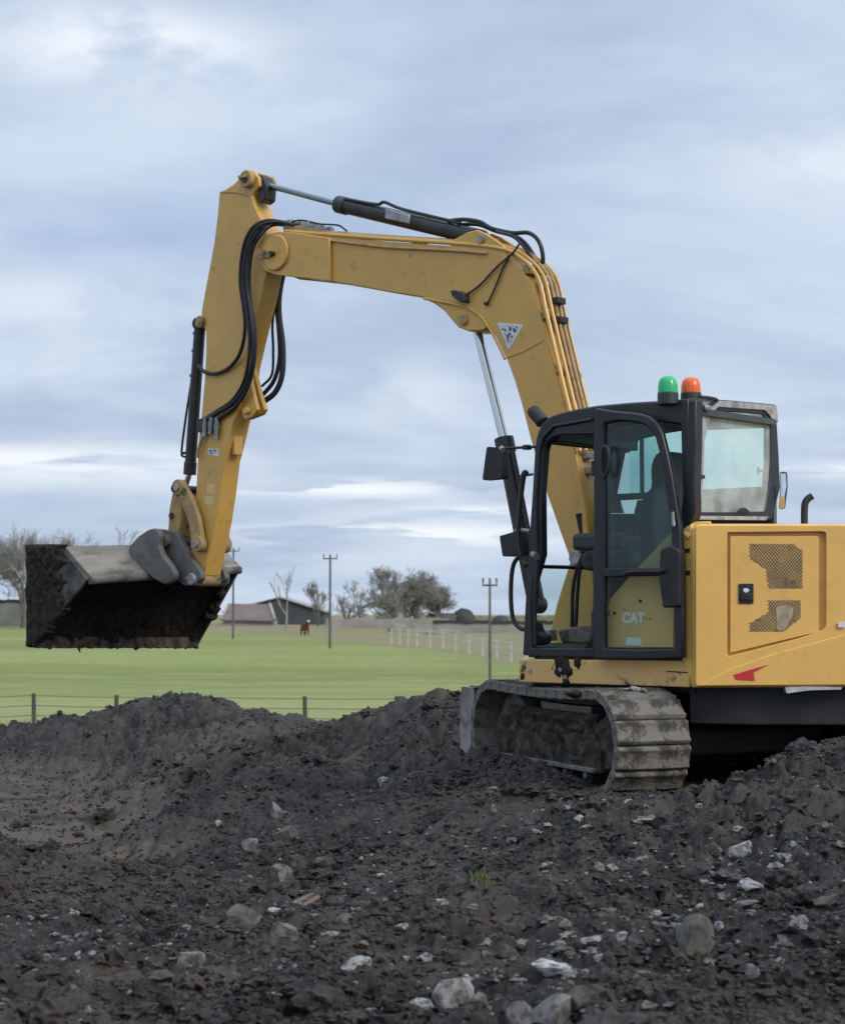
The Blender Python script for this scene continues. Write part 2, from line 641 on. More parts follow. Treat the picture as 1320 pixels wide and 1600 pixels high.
def pn(x, y, seed=0):
    xi, yi = np.floor(x).astype(np.int64), np.floor(y).astype(np.int64)
    xf, yf = x - xi, y - yi

    def g(ix, iy, fx, fy):
        h = PERM[(PERM[(ix + seed * 37) & 511] + iy + seed * 11) & 511]
        a = GA[h]
        return np.cos(a) * fx + np.sin(a) * fy
    u = xf ** 3 * (xf * (xf * 6 - 15) + 10)
    v = yf ** 3 * (yf * (yf * 6 - 15) + 10)
    a = g(xi, yi, xf, yf) * (1 - u) + g(xi + 1, yi, xf - 1, yf) * u
    b = g(xi, yi + 1, xf, yf - 1) * (1 - u) + g(xi + 1, yi + 1, xf - 1, yf - 1) * u
    return (a * (1 - v) + b * v) * 1.5


CP = []          # control points of the spoil heaps: x, y, z


def cp(px, py, d):
    p = at(px, py, d)
    CP.append((p.x, p.y, p.z))


for a in [
        # foreground
        (0, 1620, 6.0), (330, 1620, 6.0), (660, 1620, 6.0), (1000, 1620, 5.9), (1320, 1620, 5.8), (-400, 1600, 6.2), (1700, 1570, 5.8),
        (300, 1500, 7.3), (700, 1500, 7.4), (0, 1480, 7.4), (150, 1440, 8.2), (1320, 1450, 7.6), (1000, 1450, 7.8), (1700, 1400, 7.6),
        # near heap at the left, its crest hiding part of the low strip
        (0, 1340, 10.4), (-300, 1325, 10.6), (60, 1362, 10.2), (130, 1385, 10.0), (210, 1410, 9.8), (40, 1420, 8.8),
        # toe of the left heap, face, crest
        (-300, 1200, 21.0), (0, 1203, 20.6), (100, 1232, 20.0), (200, 1268, 18.0), (280, 1292, 16.6),
        (60, 1165, 21.6), (160, 1165, 21.0), (240, 1180, 19.8), (300, 1205, 18.2),
        (-200, 1165, 22.6), (0, 1150, 22.6), (60, 1130, 22.4), (130, 1114, 22.2), (200, 1106, 22.0), (270, 1094, 21.6), (330, 1115, 21.4),
        (400, 1132, 21.0), (445, 1124, 20.6), (500, 1140, 20.2), (590, 1146, 19.5), (620, 1104, 17.6), (680, 1092, 17.0), (725, 1096, 16.6), (800, 1112, 17),
        # shelf behind the crest of the bank, bank top
        (330, 1150, 19.4), (420, 1165, 18.4), (360, 1195, 17.4), (480, 1180, 17.0), (560, 1180, 16.8),
        (345, 1222, 16.0), (350, 1285, 13.8), (330, 1340, 12.0), (300, 1390, 10.4), (440, 1240, 14.6), (440, 1310, 12.2), (400, 1380, 10.3), (420, 1450, 8.6),
        # gully between the bank and the machine's platform
        (600, 1215, 15.4), (550, 1270, 14.2), (520, 1330, 12.0), (500, 1395, 10.2),
        # platform and its slope
        (640, 1165, 15.6), (730, 1187, 13.8), (690, 1235, 12.5), (640, 1300, 11.5), (700, 1330, 10.6), (600, 1400, 9.6), (800, 1232, 12.2), (780, 1290, 11.0),
        (800, 1345, 10.0), (700, 1410, 9.0), (1020, 1247, 11.3), (1100, 1242, 11.4), (900, 1254, 11.2), (900, 1330, 9.8),
        # right-hand bank
        (1320, 1166, 10.5), (1240, 1185, 10.6), (1160, 1216, 10.8), (1110, 1241, 10.9), (1480, 1150, 10.6),
        (1320, 1300, 9.3), (1200, 1330, 9.2), (1050, 1330, 9.4), (1700, 1250, 9.3)]:
    cp(*a)
for x, y, z in [(-3.0, 12.6, -0.80), (-2.1, 13.2, -0.80), (-3.6, 15, -0.82), (-2.6, 15.6, -0.82), (-2.6, 17.6, -0.82), (-4.4, 18, -0.80), (-5.5, 14, -0.8), (-7, 17, -0.8),
                (1.8, 13.2, 0.0), (2.9, 13.0, 0.0), (2.9, 11.9, 0.02), (1.2, 14.2, 0.0), (2.2, 14.8, 0.0), (4.5, 13, 0.1),
                (3, 17, 0.1), (6, 16, 0.0), (-9, 12, -0.6), (8, 9, 0.3), (-9, 20, -0.5), (2, 20.5, -0.35), (6, 20.5, -0.4),
                (-1.5, 4, -0.35), (0, 4, -0.35), (1.5, 4, -0.35), (-4, 4.5, -0.3), (4, 4.5, -0.2)]:
    CP.append((x, y, z))
for x in (-14, -10, -7, -4.5, -2.5, 0, 2.5, 5, 9, 14):
    CP.append((x, 25.0, -1.25))
    CP.append((x, 29.0, -1.8))
CP = np.array(CP)


def tps_k(r2):
    return np.where(r2 > 0, r2 * np.log(r2 + 1e-12), 0.0)


n_ = len(CP)
K = tps_k(((CP[:, None, :2] - CP[None, :, :2]) ** 2).sum(-1)) + np.eye(n_) * 0.03
Pm = np.hstack([np.ones((n_, 1)), CP[:, :2]])
Amat = np.block([[K, Pm], [Pm.T, np.zeros((3, 3))]])
TPW = np.linalg.solve(Amat, np.concatenate([CP[:, 2], np.zeros(3)]))


def soil_base(x, y):
    out = TPW[n_] + TPW[n_ + 1] * x + TPW[n_ + 2] * y
    for i in range(n_):
        out = out + TPW[i] * tps_k((x - CP[i, 0]) ** 2 + (y - CP[i, 1]) ** 2)
    return out


def bil(x, y, k):
    """rounded clods with sharp creases between them"""
    return np.tanh(3.2 * np.abs(pn(x, y, k))) / 2.2


def soil(x, y):
    z = soil_base(x, y)
    wx = x + 0.25 * pn(x * 1.3, y * 1.3, 5)
    wy = y + 0.25 * pn(x * 1.3 + 9, y * 1.3, 6)
    low = np.clip((-0.52 - z) / 0.16, 0, 1) * np.clip((y - 11.2) / 0.8, 0, 1) * np.clip((22 - y) / 1.0, 0, 1)
    e = 0.12
    sl_ = np.hypot(soil_base(x + e, y) - z, soil_base(x, y + e) - z) / e
    steep = np.clip((sl_ - 0.14) / 0.25, 0, 1) * np.clip((y - 11) / 2, 0, 1)
    # the ground under and beside the tracks has been pressed flat
    press = np.clip(np.exp(-(((x - 1.5) / 1.3) ** 2 + ((y - 12.4) / 1.5) ** 2) ** 1.5), 0, 1)
    flat = low
    k = 1 - 0.75 * press - 0.72 * flat * (1 - press)
    smooth = np.exp(-(((x + 0.05) / 0.75) ** 2 + ((y - 11.6) / 1.9) ** 2)) + np.exp(-(((x + 1.35) / 0.7) ** 2 + ((y - 8.0) / 1.1) ** 2))
    rough = (0.70 + 0.75 * np.clip(pn(x * 0.55 + 4, y * 0.55, 8) + 0.35, 0, 1)) * (1 - 0.6 * np.clip(smooth, 0, 1))
    # runnels down the steep faces
    z = z + steep * 0.15 * (bil(wx * 1.9 + wy * 0.5, wy * 0.45, 15) - 0.25) + steep * 0.06 * (bil(wx * 4.6 + wy * 0.8, wy * 1.0, 16) - 0.25)
    z = z + flat * 0.03 * pn(x * 0.8, y * 4.0, 17)
    z = z + k * 0.075 * pn(wx * 0.9, wy * 0.9, 1)
    z = z + k * rough * 0.20 * (bil(wx * 2.3, wy * 2.3, 2) - 0.22)
    z = z + k * rough * 0.145 * (bil(wx * 5.1, wy * 5.1, 3) - 0.22)
    z = z + k * rough * 0.052 * (bil(wx * 11.7, wy * 11.7, 4) - 0.22)
    z = z + (0.4 + 0.6 * k) * rough * 0.026 * (bil(x * 25.0, y * 25.0, 7) - 0.22)
    # loose earth pushed up along the outside of the left track
    uu = (x - 1.92) * -0.3746 + (y - 13.16) * 0.9272
    vv = (x - 1.92) * 0.9272 + (y - 13.16) * 0.3746
    z = z + (0.085 + 0.05 * pn(x * 3.1, y * 3.1, 14)) * np.exp(-((vv + 1.33) / 0.16) ** 2) * np.clip((uu + 0.85) / 0.5, 0, 1) * np.clip((1.7 - uu) / 0.3, 0, 1)
    z = z + 0.006 * pn(x * 57.0, y * 57.0, 9)
    return z


def soil1(x, y):
    return float(soil(np.array([x], float), np.array([y], float))[0])


def soil_hit(px, py):
    """where the line of sight of a photograph pixel meets the soil"""
    d = np.geomspace(4.5, 24, 1500)
    r = ray(px, py)
    x, y, z = r[0] / r[1] * d, d, HC + r[2] / r[1] * d
    h = soil(x, y)
    i = np.argmax(z < h)
    return float(x[i]), float(y[i]), float(h[i])


# ------------------------------------------------------------------ soil ground
def grid_mesh(name, X, Y, Z, m):
    R, C = X.shape
    V = np.stack([X, Y, Z], -1).reshape(-1, 3)
    i = (np.arange(R - 1)[:, None] * C + np.arange(C - 1)[None, :]).reshape(-1)
    Fq = np.stack([i, i + 1, i + C + 1, i + C], -1)
    me = bpy.data.meshes.new(name)
    me.vertices.add(len(V))
    me.vertices.foreach_set('co', V.astype(np.float32).ravel())
    me.loops.add(Fq.size)
    me.loops.foreach_set('vertex_index', Fq.astype(np.int32).ravel())
    me.polygons.add(len(Fq))
    me.polygons.foreach_set('loop_start', (np.arange(len(Fq)) * 4).astype(np.int32))
    me.update(calc_edges=True)
    me.materials.append(m)
    me.shade_smooth()
    o = bpy.data.objects.new(name, me)
    return link(o)


def soil_material():
    m = bpy.data.materials.new('soil')
    m.use_nodes = True
    nt = m.node_tree
    p = nt.nodes['Principled BSDF']
    t = nt.nodes.new('ShaderNodeTexCoord')

    def nz(s, d, r=0.6, sc=(1, 1, 1)):
        mp = nt.nodes.new('ShaderNodeMapping')
        mp.inputs['Scale'].default_value = sc
        nt.links.new(t.outputs['Object'], mp.inputs[0])
        n = nt.nodes.new('ShaderNodeTexNoise')
        n.inputs['Scale'].default_value = s
        n.inputs['Detail'].default_value = d
        n.inputs['Roughness'].default_value = r
        nt.links.new(mp.outputs[0], n.inputs['Vector'])
        return n.outputs['Fac']

    def rmp(f, a, b):
        n = nt.nodes.new('ShaderNodeMapRange')
        n.interpolation_type = 'SMOOTHSTEP'
        nt.links.new(f, n.inputs[0])
        n.inputs[1].default_value = a
        n.inputs[2].default_value = b
        return n.outputs[0]

    def mx(f, a, b):
        n = nt.nodes.new('ShaderNodeMix')
        n.data_type = 'RGBA'
        nt.links.new(f, n.inputs[0])
        for i, v in ((6, a), (7, b)):
            if isinstance(v, tuple):
                n.inputs[i].default_value = (*v, 1)
            else:
                nt.links.new(v, n.inputs[i])
        return n.outputs[2]
    c = mx(rmp(nz(0.9, 6), 0.40, 0.62), (0.021, 0.0185, 0.017), (0.055, 0.046, 0.039))
    c = mx(rmp(nz(6, 8, 0.7), 0.45, 0.75), c, (0.085, 0.075, 0.065))
    c = mx(rmp(nz(0.45, 5, 0.6, (1, 2.2, 1)), 0.58, 0.72), c, (0.100, 0.080, 0.062))
    c = mx(rmp(nz(26, 6, 0.75), 0.50, 0.68), c, (0.088, 0.078, 0.069))
    c = mx(rmp(nz(70, 5, 0.7), 0.58, 0.70), c, (0.14, 0.13, 0.118))
    c = mx(rmp(nz(19, 6, 0.7), 0.52, 0.70), c, (0.020, 0.0175, 0.016))
    at_ = nt.nodes.new('ShaderNodeAttribute')
    at_.attribute_name = 'dry'
    dm = nt.nodes.new('ShaderNodeMath')
    dm.operation = 'MULTIPLY'
    dm.use_clamp = True
    nt.links.new(at_.outputs['Fac'], dm.inputs[0])
    nt.links.new(rmp(nz(2.2, 7, 0.70, (0.35, 1.6, 1)), 0.34, 0.60), dm.inputs[1])
    c = mx(dm.outputs[0], c, (0.122, 0.100, 0.078))
    nt.links.new(c, p.inputs['Base Color'])
    r = nt.nodes.new('ShaderNodeMapRange')
    nt.links.new(nz(2.0, 4), r.inputs[0])
    r.inputs[1].default_value = 0.35
    r.inputs[2].default_value = 0.7
    r.inputs[3].default_value = 0.98
    r.inputs[4].default_value = 0.72
    nt.links.new(r.outputs[0], p.inputs['Roughness'])
    p.inputs['Specular IOR Level'].default_value = 0.25
    b = nt.nodes.new('ShaderNodeBump')
    b.inputs['Strength'].default_value = 0.9
    b.inputs['Distance'].default_value = 0.015
    nt.links.new(nz(48, 9, 0.75), b.inputs['Height'])
    nt.links.new(b.outputs[0], p.inputs['Normal'])
    MATS['soil'] = m
    return m


soil_material()
rows = np.geomspace(3.6, 28.5, 720)
cols = np.concatenate([np.linspace(-0.62, -0.265, 60)[:-1], np.linspace(-0.265, 0.265, 600), np.linspace(0.265, 0.62, 60)[1:]])
GX = rows[:, None] * cols[None, :]
GY = np.repeat(rows[:, None], len(cols), 1)
GZ = soil(GX.ravel(), GY.ravel()).reshape(GX.shape)
g = grid_mesh('soil_ground', GX, GY, GZ, MATS['soil'])
tag(g, 'churned dark brown soil heaped round the tracks', kind='structure')
# patches where the topsoil has dried to a paler brown
gx, gy = GX.ravel(), GY.ravel()
zb_ = soil_base(gx, gy)
# the trodden low strip is drier and browner than the fresh spoil
dry = 0.85 * np.clip((-0.52 - zb_) / 0.14, 0, 1) * np.clip((gy - 11.4) / 0.8, 0, 1) * np.clip((22 - gy) / 1.0, 0, 1)
for px_, py_, d_, rx_, ry_, amt_ in ((330, 1165, 19.0, 0.8, 0.9, 0.8), (420, 1172, 18.2, 0.4, 0.5, 0.6), (215, 1160, 20.8, 0.5, 0.6, 0.3),
                                     (150, 1362, 13.7, 0.42, 0.22, 1.2), (60, 1310, 15.6, 0.8, 0.2, 0.8), (150, 1270, 17.6, 0.9, 0.25, 0.7), (250, 1550, 6.7, 0.5, 0.5, 0.25),
                                     (690, 1120, 16.6, 0.35, 0.5, 0.7), (560, 1520, 7.0, 0.5, 0.4, 0.25), (1180, 1260, 10.0, 0.8, 0.3, 0.18), (960, 1262, 11.1, 0.8, 0.25, 0.35)):
    xx = (px_ - 660) / FPX * d_
    dry += amt_ * np.exp(-(((gx - xx) / rx_) ** 2 + ((gy - d_) / ry_) ** 2))
av = g.data.attributes.new('dry', 'FLOAT', 'POINT')
av.data.foreach_set('value', dry.astype(np.float32))


# ------------------------------------------------------------------ field beyond
FD = np.array([15, 22, 30, 40, 60, 80, 100, 125, 150, 175, 200, 250, 300, 450, 800, 1500, 4000.])
FYPX = np.array([1260, 1225, 1172, 1135, 1110, 1092, 1072, 1040, 1014, 1002, 993, 980, 973, 974, 972, 968, 962.])
FZ = HC - (FYPX - 950) / FPX * FD
FZ[0], FZ[1], FZ[2] = -2.2, -1.9, -1.6


def field(x, y):
    d = np.sqrt(x * x + y * y) * np.sign(np.maximum(y, 0.01))
    z = np.interp(np.log(np.maximum(d, 14)), np.log(FD), FZ)
    return z + 0.10 * pn(x * 0.05, y * 0.05, 12) + 0.0006 * np.minimum(d, 300) * pn(x * 0.015, y * 0.015, 13)


def field1(x, y):
    return float(field(np.array([x], float), np.array([y], float))[0])


def grass_material():
    m = bpy.data.materials.new('grass')
    m.use_nodes = True
    nt = m.node_tree
    p = nt.nodes['Principled BSDF']
    t = nt.nodes.new('ShaderNodeTexCoord')

    def nz(s, d, r=0.6, sc=(1, 1, 1)):
        mp = nt.nodes.new('ShaderNodeMapping')
        mp.inputs['Scale'].default_value = sc
        nt.links.new(t.outputs['Object'], mp.inputs[0])
        n = nt.nodes.new('ShaderNodeTexNoise')
        n.inputs['Scale'].default_value = s
        n.inputs['Detail'].default_value = d
        n.inputs['Roughness'].default_value = r
        nt.links.new(mp.outputs[0], n.inputs['Vector'])
        return n.outputs['Fac']

    def rmp(f, a, b):
        n = nt.nodes.new('ShaderNodeMapRange')
        n.interpolation_type = 'SMOOTHSTEP'
        if not isinstance(f, float):
            nt.links.new(f, n.inputs[0])
        n.inputs[1].default_value = a
        n.inputs[2].default_value = b
        return n.outputs[0]

    def mth(op, a, b):
        n = nt.nodes.new('ShaderNodeMath')
        n.operation = op
        for i, v in enumerate((a, b)):
            if isinstance(v, (int, float)):
                n.inputs[i].default_value = v
            else:
                nt.links.new(v, n.inputs[i])
        return n.outputs[0]

    def mx(f, a, b):
        n = nt.nodes.new('ShaderNodeMix')
        n.data_type = 'RGBA'
        nt.links.new(f, n.inputs[0])
        for i, v in ((6, a), (7, b)):
            if isinstance(v, tuple):
                n.inputs[i].default_value = (*v, 1)
            else:
                nt.links.new(v, n.inputs[i])
        return n.outputs[2]
    G1, G2 = (0.192, 0.226, 0.070), (0.272, 0.290, 0.102)
    c = mx(rmp(nz(0.05, 6, 0.6, (0.35, 1, 1)), 0.38, 0.64), G1, G2)
    c = mx(rmp(nz(0.5, 6, 0.65, (0.25, 1, 1)), 0.46, 0.66), c, (0.285, 0.300, 0.118))
    c = mx(rmp(nz(2.5, 6, 0.75), 0.48, 0.72), c, (0.145, 0.185, 0.065))
    # paler, yellower sward nearer than about 75 m
    s = nt.nodes.new('ShaderNodeSeparateXYZ')
    nt.links.new(t.outputs['Object'], s.inputs[0])
    X, Y, Z = s.outputs
    near = mth('SUBTRACT', 1.0, rmp(mth('ADD', Y, mth('MULTIPLY', nz(0.03, 4), 40.0)), 70.0, 125.0))
    c = mx(mth('MULTIPLY', near, 0.65), c, (0.315, 0.325, 0.135))
    # rough brown pasture past the line of the pale fence
    line = mth('SUBTRACT', mth('ADD', Y, mth('MULTIPLY', X, 2.9)), 147.0)
    line = mth('ADD', line, mth('MULTIPLY', mth('SUBTRACT', nz(0.06, 5), 0.5), 40.0))
    past = rmp(line, -4.0, 10.0)
    bc = mx(rmp(nz(0.05, 6, 0.65, (0.3, 1.0, 1)), 0.40, 0.62), (0.255, 0.215, 0.120), (0.235, 0.225, 0.115))
    bc = mx(rmp(nz(0.25, 6, 0.7, (0.3, 1.6, 1)), 0.52, 0.7), bc, (0.17, 0.135, 0.085))
    c = mx(past, c, bc)
    nt.links.new(c, p.inputs['Base Color'])
    p.inputs['Roughness'].default_value = 0.95
    p.inputs['Specular IOR Level'].default_value = 0.1
    b = nt.nodes.new('ShaderNodeBump')
    b.inputs['Strength'].default_value = 0.5
    b.inputs['Distance'].default_value = 0.15
    nt.links.new(nz(3.5, 8, 0.75), b.inputs['Height'])
    nt.links.new(b.outputs[0], p.inputs['Normal'])
    MATS['grass'] = m
    return m


grass_material()
fr = np.concatenate([np.geomspace(14, 400, 220), np.geomspace(420, 4500, 30)])
fa = np.linspace(-1.15, 1.15, 260)
FX = fr[:, None] * np.sin(fa)[None, :]
FYY = fr[:, None] * np.cos(fa)[None, :]
FZZ = field(FX.ravel(), FYY.ravel()).reshape(FX.shape)
g = grid_mesh('grass_field', FX, FYY, FZZ, MATS['grass'])
tag(g, 'green winter field running back to the farm', kind='structure')
# ground behind and beside the viewer, well below the heaps
mb = MB()
mb.add([(-90, -60, -2.6), (90, -60, -2.6), (90, 14, -2.6), (-90, 14, -2.6)], [(0, 1, 2, 3)])
o = mb.build('yard_ground', 'soil', recalc=False)
tag(o, 'bare earth of the site around the heaps', kind='structure')

# ================================================================== EXCAVATOR
ex = empty('excavator', (UX, UY, 0), math.pi - YAW)
tag(ex, 'yellow tracked excavator with raised boom and wide bucket standing on dark soil', 'excavator')


def part(name, m, parent, fn, **kw):
    b = MB()
    fn(b)
    return b.build(name, m, parent, **kw)


def V3(px, py, l):
    return Vector(pl(px, py, l))


def offp(p, l):
    return (p[0], l, p[2])


# ---- boom: side plates 0.24 m apart, fork cheeks at the nose, lug for the lift cylinder
HB = 0.12
boom_px = [(470, 364), (540, 370), (600, 377), (700, 384), (765, 391), (790, 399), (810, 415), (829, 443), (842, 487),
           (855, 536), (868, 584), (881, 632), (900, 715), (914, 790), (919, 832), (915, 866), (905, 886), (894, 884), (888, 868),
           (868, 812), (845, 745), (827, 680), (814, 629), (803, 593), (791, 560), (775, 527), (760, 503), (744, 486),
           (716, 475), (662, 465), (600, 455), (540, 444), (499, 437), (470, 433)]
boom_sz = SZ(boom_px, HB)
boom = part('boom', 'yellow_paint', ex, lambda b: b.slab(boom_sz, HB, -HB), bevel=0.010)
cheek = SZ([(515, 372), (480, 366), (455, 363), (436, 362), (418, 366), (405, 377), (400, 393), (404, 410), (415, 423),
            (432, 430), (452, 432), (480, 435), (515, 439)], HB + 0.03)
for a, b_ in ((HB + 0.002, HB + 0.035), (-HB - 0.035, -HB - 0.002)):
    part('nose_cheek', 'yellow_paint', boom, lambda b: b.slab(cheek, a, b_), bevel=0.006)
hub = pl(432, 395, HB + 0.04)
part('nose_disc', 'yellow_paint', boom, lambda b: b.cyl((hub[0], HB + 0.036, hub[2]), (hub[0], HB + 0.062, hub[2]), 0.155, 36), bevel=0.008)
hubp = pl(420, 395, HB + 0.06)
part('nose_pin', 'yellow_worn', boom, lambda b: b.slab(rounded(SZ([(400, 388), (424, 393), (424, 402), (404, 404)], HB + 0.07), 0.02), HB + 0.0625, HB + 0.085))
part('pin_bolt', 'black_steel', boom, lambda b: b.cyl(offp(pl(424, 396, HB + 0.09), HB + 0.06), offp(pl(424, 396, HB + 0.09), HB + 0.105), 0.022, 12))
lug = SZ([(655, 463), (680, 474), (698, 487), (710, 502), (719, 512), (734, 518), (757, 517), (770, 508), (772, 500), (744, 470), (716, 460)], 0.09)
part('cylinder_lug', 'yellow_paint', boom, lambda b: b.slab(lug, 0.118, -0.118), bevel=0.01)
part('lug_pin', 'yellow_worn', boom, lambda b: b.cyl(offp(pl(725, 500, HB), HB + 0.02), offp(pl(725, 500, HB), -HB - 0.02), 0.042), bevel=0.006)
# raised weld flange following the underside of the bend
fl = [V3(*p, HB + 0.004) for p in ((662, 466), (716, 477), (742, 487), (758, 503), (773, 528), (789, 561))]
part('flange', 'yellow_paint', boom, lambda b: b.tube(spline(fl, 5), 0.012, 8))
part('weld_seam', 'yellow_paint', boom, lambda b: b.tube([V3(793, 558, HB), V3(820, 548, HB), V3(850, 531, HB)], 0.007, 6))
br = SZ([(706, 388), (712, 376), (735, 364), (749, 360), (763, 366), (790, 384), (800, 402), (765, 400)], 0.08)
for a in (0.118, -0.07):
    part('top_bracket', 'yellow_paint', boom, lambda b: b.slab(br, a, a - 0.045), bevel=0.006)
part('bracket_pin', 'dull_steel', boom, lambda b: b.cyl(offp(pl(752, 374, 0.12), 0.135), offp(pl(752, 374, 0.12), -0.13), 0.032))
# steel pipes along the back of the boom
top_line = [(446, 361), (520, 367), (600, 373), (708, 380), (775, 387), (806, 398), (838, 430), (853, 490), (866, 545), (883, 616), (905, 705)]
P0 = [V3(*p, HB) for p in top_line]
for i, (l, lift, m, r) in enumerate(((HB - 0.005, 0.0, 'yellow_paint', 0.017), (HB - 0.055, 0.02, 'yellow_paint', 0.015),
                                     (0.02, 0.03, 'yellow_worn', 0.014), (-0.03, 0.03, 'yellow_worn', 0.014), (-HB + 0.02, 0.02, 'yellow_paint', 0.015))):
    pts = []
    for k, p in enumerate(P0):
        t = (P0[min(k + 1, len(P0) - 1)] - P0[max(k - 1, 0)]).normalized()
        nrm = Vector((-t.z, 0, t.x))
        if nrm.z < 0:
            nrm = -nrm
        if k > 6 and nrm.x > 0:
            nrm = -nrm
        q = p + nrm * lift
        pts.append((q.x, l, q.z))
    part('boom_pipe', m, boom, lambda b: b.tube(spline(pts, 4), r, 8))
pts2 = [(p[0], p[1]) for p in ((478, 371), (520, 376), (600, 386), (700, 391), (760, 396))]
part('boom_pipe', 'yellow_worn', boom, lambda b: b.tube(spline([V3(x, y, HB + 0.012) for x, y in pts2], 4), 0.011, 8))
for px, py in ((480, 370), (560, 376), (645, 380), (735, 388), (822, 420), (850, 490), (870, 575)):
    q = pl(px, py, HB)
    part('pipe_clamp', 'yellow_worn', boom, lambda b: b.box((q[0], 0.04, q[2] + 0.0), (0.05, 0.15, 0.075)), bevel=0.006)
part('pipe_manifold', 'yellow_worn', boom, lambda b: b.slab(SZ([(444, 353), (470, 353), (506, 360), (512, 370), (470, 368), (446, 366)], 0.08), 0.10, -0.10), bevel=0.008)
for px, py, w_ in ((455, 349, 0.04), (483, 352, 0.035), (500, 356, 0.03)):
    q = pl(px, py, 0.06)
    part('pipe_fitting', 'dull_steel', boom, lambda b: b.box((q[0], 0.06, q[2]), (w_ * 1.8, 0.08, w_ * 1.4)), bevel=0.006)
    part('pipe_fitting', 'dull_steel', boom, lambda b: b.box((q[0] - 0.02, -0.04, q[2]), (w_ * 1.8, 0.06, w_ * 1.4)), bevel=0.006)
part('pipe_loop', 'black_rubber', boom, lambda b: b.tube(spline([V3(*p, 0.08) for p in ((450, 349), (470, 344), (500, 350), (528, 352), (542, 361))], 5), 0.008, 6))
# triangular plate sticker, small work lamp and its leads
part('sticker', 'white_label', boom, lambda b: b.slab(rounded(SZ([(777, 504), (818, 507), (795, 547)], HB), 0.012, 3), HB + 0.0005, HB + 0.003))
part('sticker_print', 'decal_print', boom, lambda b: b.slab(rounded(SZ([(782, 508), (812, 510), (795, 541)], HB), 0.01, 3), HB + 0.0031, HB + 0.0045))
part('lamp_bracket', 'black_steel', boom, lambda b: b.slab(SZ([(708, 455), (716, 454), (729, 459), (731, 472), (723, 473), (711, 464)], HB + 0.03), HB + 0.001, HB + 0.07), bevel=0.006)
lp = pl(712, 459, HB + 0.07)
part('work_lamp', 'dull_steel', boom, lambda b: b.cyl((lp[0] + 0.03, HB + 0.04, lp[2]), (lp[0] - 0.02, HB + 0.04, lp[2]), 0.028, 14))
part('lead', 'black_rubber', boom, lambda b: b.tube(spline([V3(*p, HB + 0.02) for p in ((729, 460), (750, 445), (775, 418), (800, 396), (812, 380))], 5), 0.009, 6))
part('lead', 'black_rubber', boom, lambda b: b.tube(spline([V3(*p, HB + 0.016) for p in ((761, 475), (772, 452), (785, 420), (797, 398))], 5), 0.008, 6))
part('lead_plug', 'black_steel', boom, lambda b: b.cyl(offp(pl(761, 475, HB), HB), offp(pl(761, 475, HB), HB + 0.03), 0.014, 10))

# ---- stick
HS = 0.10
stick_px = [(343, 299), (352, 296), (366, 287), (373, 279), (376, 270), (384, 264), (395, 267), (404, 277), (405, 290), (398, 298),
            (393, 306), (399, 325), (408, 344), (415, 370), (419, 400), (415, 430), (407, 470), (398, 503), (389, 540), (381, 575), (378, 600),
            (376, 630), (366, 655), (358, 690), (350, 720), (344, 770), (337, 815), (325, 872), (319, 900), (306, 903), (297, 888), (300, 850),
            (305, 801), (308, 735), (310, 693), (315, 648), (320, 590), (322, 553), (322, 518), (314, 502), (315, 485),
            (320, 458), (328, 415), (335, 376), (340, 335)]
stick = part('stick', 'yellow_paint', ex, lambda b: b.slab(SZ(stick_px, HS), HS, -HS), bevel=0.010)
part('top_seam', 'yellow_worn', stick, lambda b: b.tube([V3(345, 301, HS), V3(370, 301, HS), V3(390, 306, HS)], 0.007, 6))
for l0, l1 in ((HS, HS + 0.055), (-HS, -HS - 0.055)):
    q = pl(390, 281, HS)
    part('lug_boss', 'yellow_worn', stick, lambda b: b.cyl((q[0], l0, q[2]), (q[0], l1, q[2]), 0.078, 24), bevel=0.008)
q = pl(390, 281, HS)
part('lug_pin', 'black_steel', stick, lambda b: b.cyl((q[0], HS + 0.04, q[2]), (q[0], HS + 0.064, q[2]), 0.035, 16))
part('lug_keeper', 'yellow_worn', stick, lambda b: b.box((q[0] + 0.02, HS + 0.07, q[2] + 0.02), (0.09, 0.02, 0.03)), bevel=0.004)
q2 = pl(315, 503, HS)
part('cylinder_boss', 'yellow_worn', stick, lambda b: b.cyl((q2[0], HS + 0.03, q2[2]), (q2[0], -HS - 0.03, q2[2]), 0.055, 24), bevel=0.006)
# cover plates and tie-down bracket on the face towards the cab
hk = SZ([(392, 585), (380, 600), (377, 640), (384, 656), (396, 652), (404, 640), (398, 615)], 0.06)
part('tie_bracket', 'yellow_paint', stick, lambda b: b.slab(hk, 0.075, 0.035), bevel=0.006)
hk2 = SZ([(398, 570), (386, 590), (381, 640), (392, 656), (412, 648), (417, 640), (408, 612)], -0.04)
part('tie_bracket', 'yellow_paint', stick, lambda b: b.slab(hk2, -0.015, -0.06), bevel=0.006)
qa = pl(388, 642, 0.08)
part('tie_pin', 'yellow_paint', stick, lambda b: b.cyl((qa[0], 0.12, qa[2]), (qa[0], -0.09, qa[2]), 0.03, 16), bevel=0.004)
qb = pl(374, 693, HS)
qc = pl(358, 693, HS)
part('cover_plate', 'yellow_paint', stick, lambda b: b.box((qc[0] - 0.004, 0.0, qc[2]), (0.03, 0.10, 0.20)), bevel=0.008)
part('label_plate', 'white_label', stick, lambda b: b.slab(SZ([(326, 700), (342, 702), (342, 713), (325, 710)], HS), HS + 0.0005, HS + 0.003))
part('label_print', 'decal_print', stick, lambda b: b.slab(SZ([(328, 702), (340, 703), (340, 711), (327, 709)], HS), HS + 0.0031, HS + 0.004))
part('faded_sticker', 'faded_print', stick, lambda b: b.slab(rounded(SZ([(324, 756), (337, 758), (336, 772), (323, 770)], HS), 0.02), HS + 0.0005, HS + 0.002))
